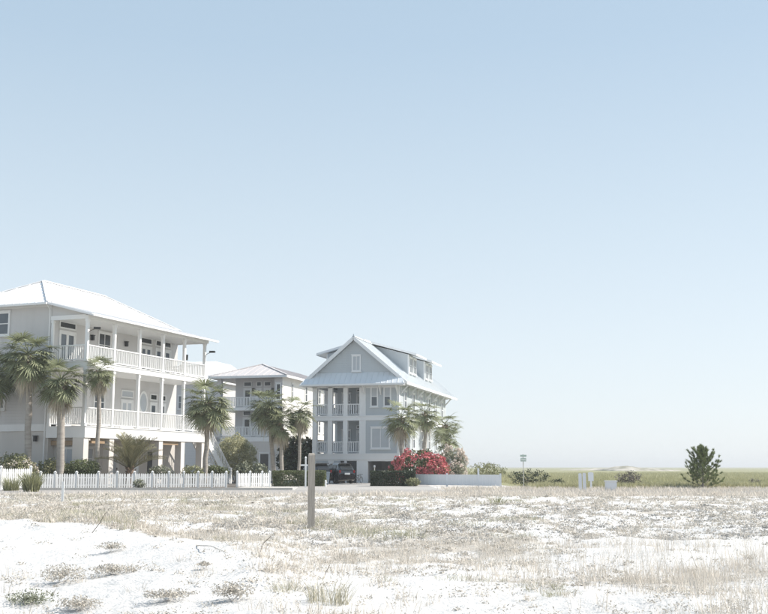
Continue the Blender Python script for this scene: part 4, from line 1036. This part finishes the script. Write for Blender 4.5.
shrub('marsh_shrub', 'small low dark shrub in the marsh grass between the green sign and the marker posts', 'shrub', G0(557, 67.5), .55, .4, .28, 38, 700, .045, 'leafD', .3, gaps=.15)
shrub('marsh_shrub', 'brown leafed shrub immediately right of the white utility cabinet', 'shrub', G0(629, 66.5), .85, .6, .48, 39, 1300, .05, 'bark', .55, gaps=.12)
shrub('marsh_shrub', 'faint small brown shrub in the grass at the far right, beyond the pine', 'shrub', G0(754, 68), .4, .3, .28, 40, 350, .045, 'bark', .3, gaps=.1)
shrub('marsh_shrub', 'pale shrub rising over the marsh right behind the low white fence', 'shrub', G0(487, 100), 1.8, 1, .7, 41, 1500, .08, 'leafO', 1.0, gaps=.1)

def spiky(name, label, loc, h, n, spread, wid, m='leafO', cat='plant', seed=1, lean=.6):
    t = thing(name, label, cat, loc)
    global NR; NR = np.random.default_rng(seed)
    blades(np.array([[0, 0, -.02]]), n, np.array([h]), np.array([spread]), wid, lean, 'leaves', m, t)
    return t
q = grd(11, 491); spiky('grass_clump', 'rounded olive grass clump before the left end of the fence', q, .85, 420, .38, .012, 'leafO', 'plant', 3, .45)
q = grd(14, 491); 
q = grd(31, 492); spiky('bushy_clump', 'bushier bright green clump where the two picket fences meet', q, 1.1, 420, .36, .022, 'leafO', 'plant', 4, .5)
shrub('round_bush', 'small dusty shrub at the foot of the picket fence, below the feathery palm', 'bush', grd(139, 489), .42, .35, .30, 42, 700, .045, 'leafG', .28, gaps=.3)

# pine
q = grd(703, 489.5); t = thing('young_pine', 'small bushy young pine tree standing alone at the edge of the marsh', 'pine tree', q)
rr = random.Random(5); tr = MB(); tr.tube([(0, 0, -.05), (.04, 0, .9), (-.03, 0, 1.9), (0, 0, 2.45)], [.07, .055, .035, .015], 8); tr.build('trunk', M['bark'], t)
br = MB(); tips = []
def limb(p, d, L, r):
    pts = [p]; dd = d
    for k in range(4): dd = (dd + Vector((rr.gauss(0, .08), rr.gauss(0, .08), .12))).normalized(); pts.append(pts[-1] + dd * L / 4)
    br.tube(pts, [r, r * .8, r * .6, r * .45, r * .3], 5); return pts, dd
for i in range(36):
    f = (i + .5) / 36; z = .12 + 2.2 * f; a = i * 2.399 + rr.uniform(-.4, .4)
    Lb = (1.15 * math.sin(PI * min(1, .32 + f * .70)) ** .8 + .12) * rr.uniform(.8, 1.1)
    if Lb < .2: Lb = .25
    el = .02 + .95 * f
    pts, dd = limb(Vector((0, 0, z)), Vector((math.cos(a) * math.cos(el), math.sin(a) * math.cos(el), math.sin(el))), Lb, .022)
    tips += [(pts[4], dd), (pts[3], dd), (pts[2], dd)]
    for k in range(5):
        s0 = pts[1 + k % 3]; d2 = (dd + Vector((rr.gauss(0, .7), rr.gauss(0, .7), .35))).normalized()
        p2, d3 = limb(s0, d2, Lb * .42, .010); tips += [(p2[4], d3), (p2[2], d3)]
br.build('branch', M['bark'], t)
vv, nn = [], 0
Tn = []
for p_, d_ in tips:
    for k in range(64):
        dr = (d_ * 1.0 + Vector((rr.gauss(0, .6), rr.gauss(0, .6), rr.gauss(0, .5) + .2))).normalized(); s0 = p_ - d_ * rr.uniform(0, .14); L = rr.uniform(.10, .19)
        wv = dr.cross(Vector((rr.gauss(0, 1), rr.gauss(0, 1), rr.gauss(0, 1)))).normalized() * .010
        vv += [s0 - wv, s0 + wv, s0 + dr * L]
Tn = np.arange(len(vv)).reshape(-1, 3); me = np_mesh('needles', np.array([tuple(x) for x in vv]), tris=Tn, mats=[M['needle']]); link('needles', me, t)

# ------------------------------------------------------------------ individual plants and sticks of the dune
def on_sand(u, v):
    q = grd(u, v)
    for _ in range(3): q = grd(u, v, hgt(q.x, q.y))
    return q
spiky('dune_tuft', 'upright olive tuft in the lower centre, below the timber post', on_sand(328, 603), .27, 190, .20, .0034, 'tuftgrass', 'plant', 11, .45)
spiky('dune_tuft', 'olive sprig of broad leaves on the white sand before the carport', on_sand(497, 507), .42, 60, .15, .016, 'leafO', 'plant', 12, .9)
def sandplant(label, u, v, r, h, n, seed, leaf=.013, m='herb'):
    q = on_sand(u, v); t = thing('sand_plant', label, 'plant', q, 0, 'small plants on the bare sand'); rr = random.Random(seed); b = MB()
    for i in range(5):
        a = rr.uniform(0, 2 * PI); b.tube([(0, 0, -.01), (r * .5 * math.cos(a), r * .5 * math.sin(a), h * .5), (r * math.cos(a), r * math.sin(a), h * .7)], .002, 4)
    b.build('stem', M['driftwood'], t); pts = lumpy(n * 3, r * .85, r * .85, h * .6, seed, h * .45, .25, .95); leafcloud('foliage', m, pts, leaf, t, flat=.3)
sandplant('grey plant alone on the white sand, nearest the crest of the bare slope', 111, 551, .26, .12, 260, 61)
sandplant('wide grey plant low in the left corner with a stalk', 62, 583, .30, .20, 360, 62)
sandplant('low grey plant trailing right of the one with a stalk', 113, 575, .28, .12, 300, 63)
sandplant('grey plant at the lower edge, left of the centre dune grass', 232, 600, .24, .17, 320, 64)
sandplant('greenish cushion at the bottom left corner', 30, 606, .30, .15, 360, 65, m='leafG')
sandplant('mat of grey leaves on the sand below the long bare slope', 168, 600, .28, .10, 300, 66)
sandplant('small grey plant just under the crest, right half of the bare slope', 204, 568, .10, .07, 90, 67)
sandplant('purplish cushion at the bottom edge, right of the corner one', 78, 610, .26, .12, 300, 68)
def stick(label, pts, r, nm='dry_stick', m='twig'):
    o0 = pts[0]; t = thing(nm, label, 'stick', o0); MB().tube([p - o0 for p in pts], [r, r * .8, r * .5][:len(pts)], 5).build('branch', M[m], t)
a_ = on_sand(92, 533); stick('dark leaning twig in the grass above the bare slope', [a_, a_ + Vector((.12, 0, .16)), a_ + Vector((.22, 0, .34))], .007)
a_ = on_sand(96, 499); stick('short dark twig by the road, below the fence', [a_, a_ + Vector((.25, 0, .10)), a_ + Vector((.48, 0, .22))], .02)
a_ = on_sand(196, 547); b_ = on_sand(228, 555); stick('pale driftwood branch lying on the crest of the bare slope', [a_ + Vector((0, 0, .02)), a_.lerp(b_, .5) + Vector((0, 0, .06)), b_ + Vector((0, 0, .02))], .007, 'driftwood_branch', 'driftwood')
a_ = on_sand(324, 577); stick('thin dark twig standing above the olive tuft', [a_, a_ + Vector((.03, 0, .07)), a_ + Vector((.07, 0, .14))], .005)
a_ = on_sand(260, 552); stick('dark forked twig in the grass left of the timber post', [a_, a_ + Vector((.05, 0, .12)), a_ + Vector((.14, 0, .2))], .008)
a_ = on_sand(699, 572); stick('single thin stalk on the white sand at the right', [a_, a_ + Vector((-.06, 0, .14)), a_ + Vector((-.10, 0, .26))], .004)

# ------------------------------------------------------------------ thin scattering volume added to lift the dark tones: one closed even box
hm = bpy.data.materials.new('shadow_lift_haze'); hm.use_nodes = True; N = hm.node_tree.nodes; N.remove(N['Principled BSDF'])
pv = N.new('ShaderNodeVolumePrincipled'); pv.inputs['Color'].default_value = (.96, .98, 1, 1); pv.inputs['Density'].default_value = .00055
pv.inputs['Anisotropy'].default_value = .2
hm.node_tree.links.new(pv.outputs[0], N['Material Output'].inputs['Volume'])
hz = MB(); hz.box(-3100, 3100, -1600, 5100, -1.2, 17); tag(hz.build('lift_haze', hm), kind='stuff')
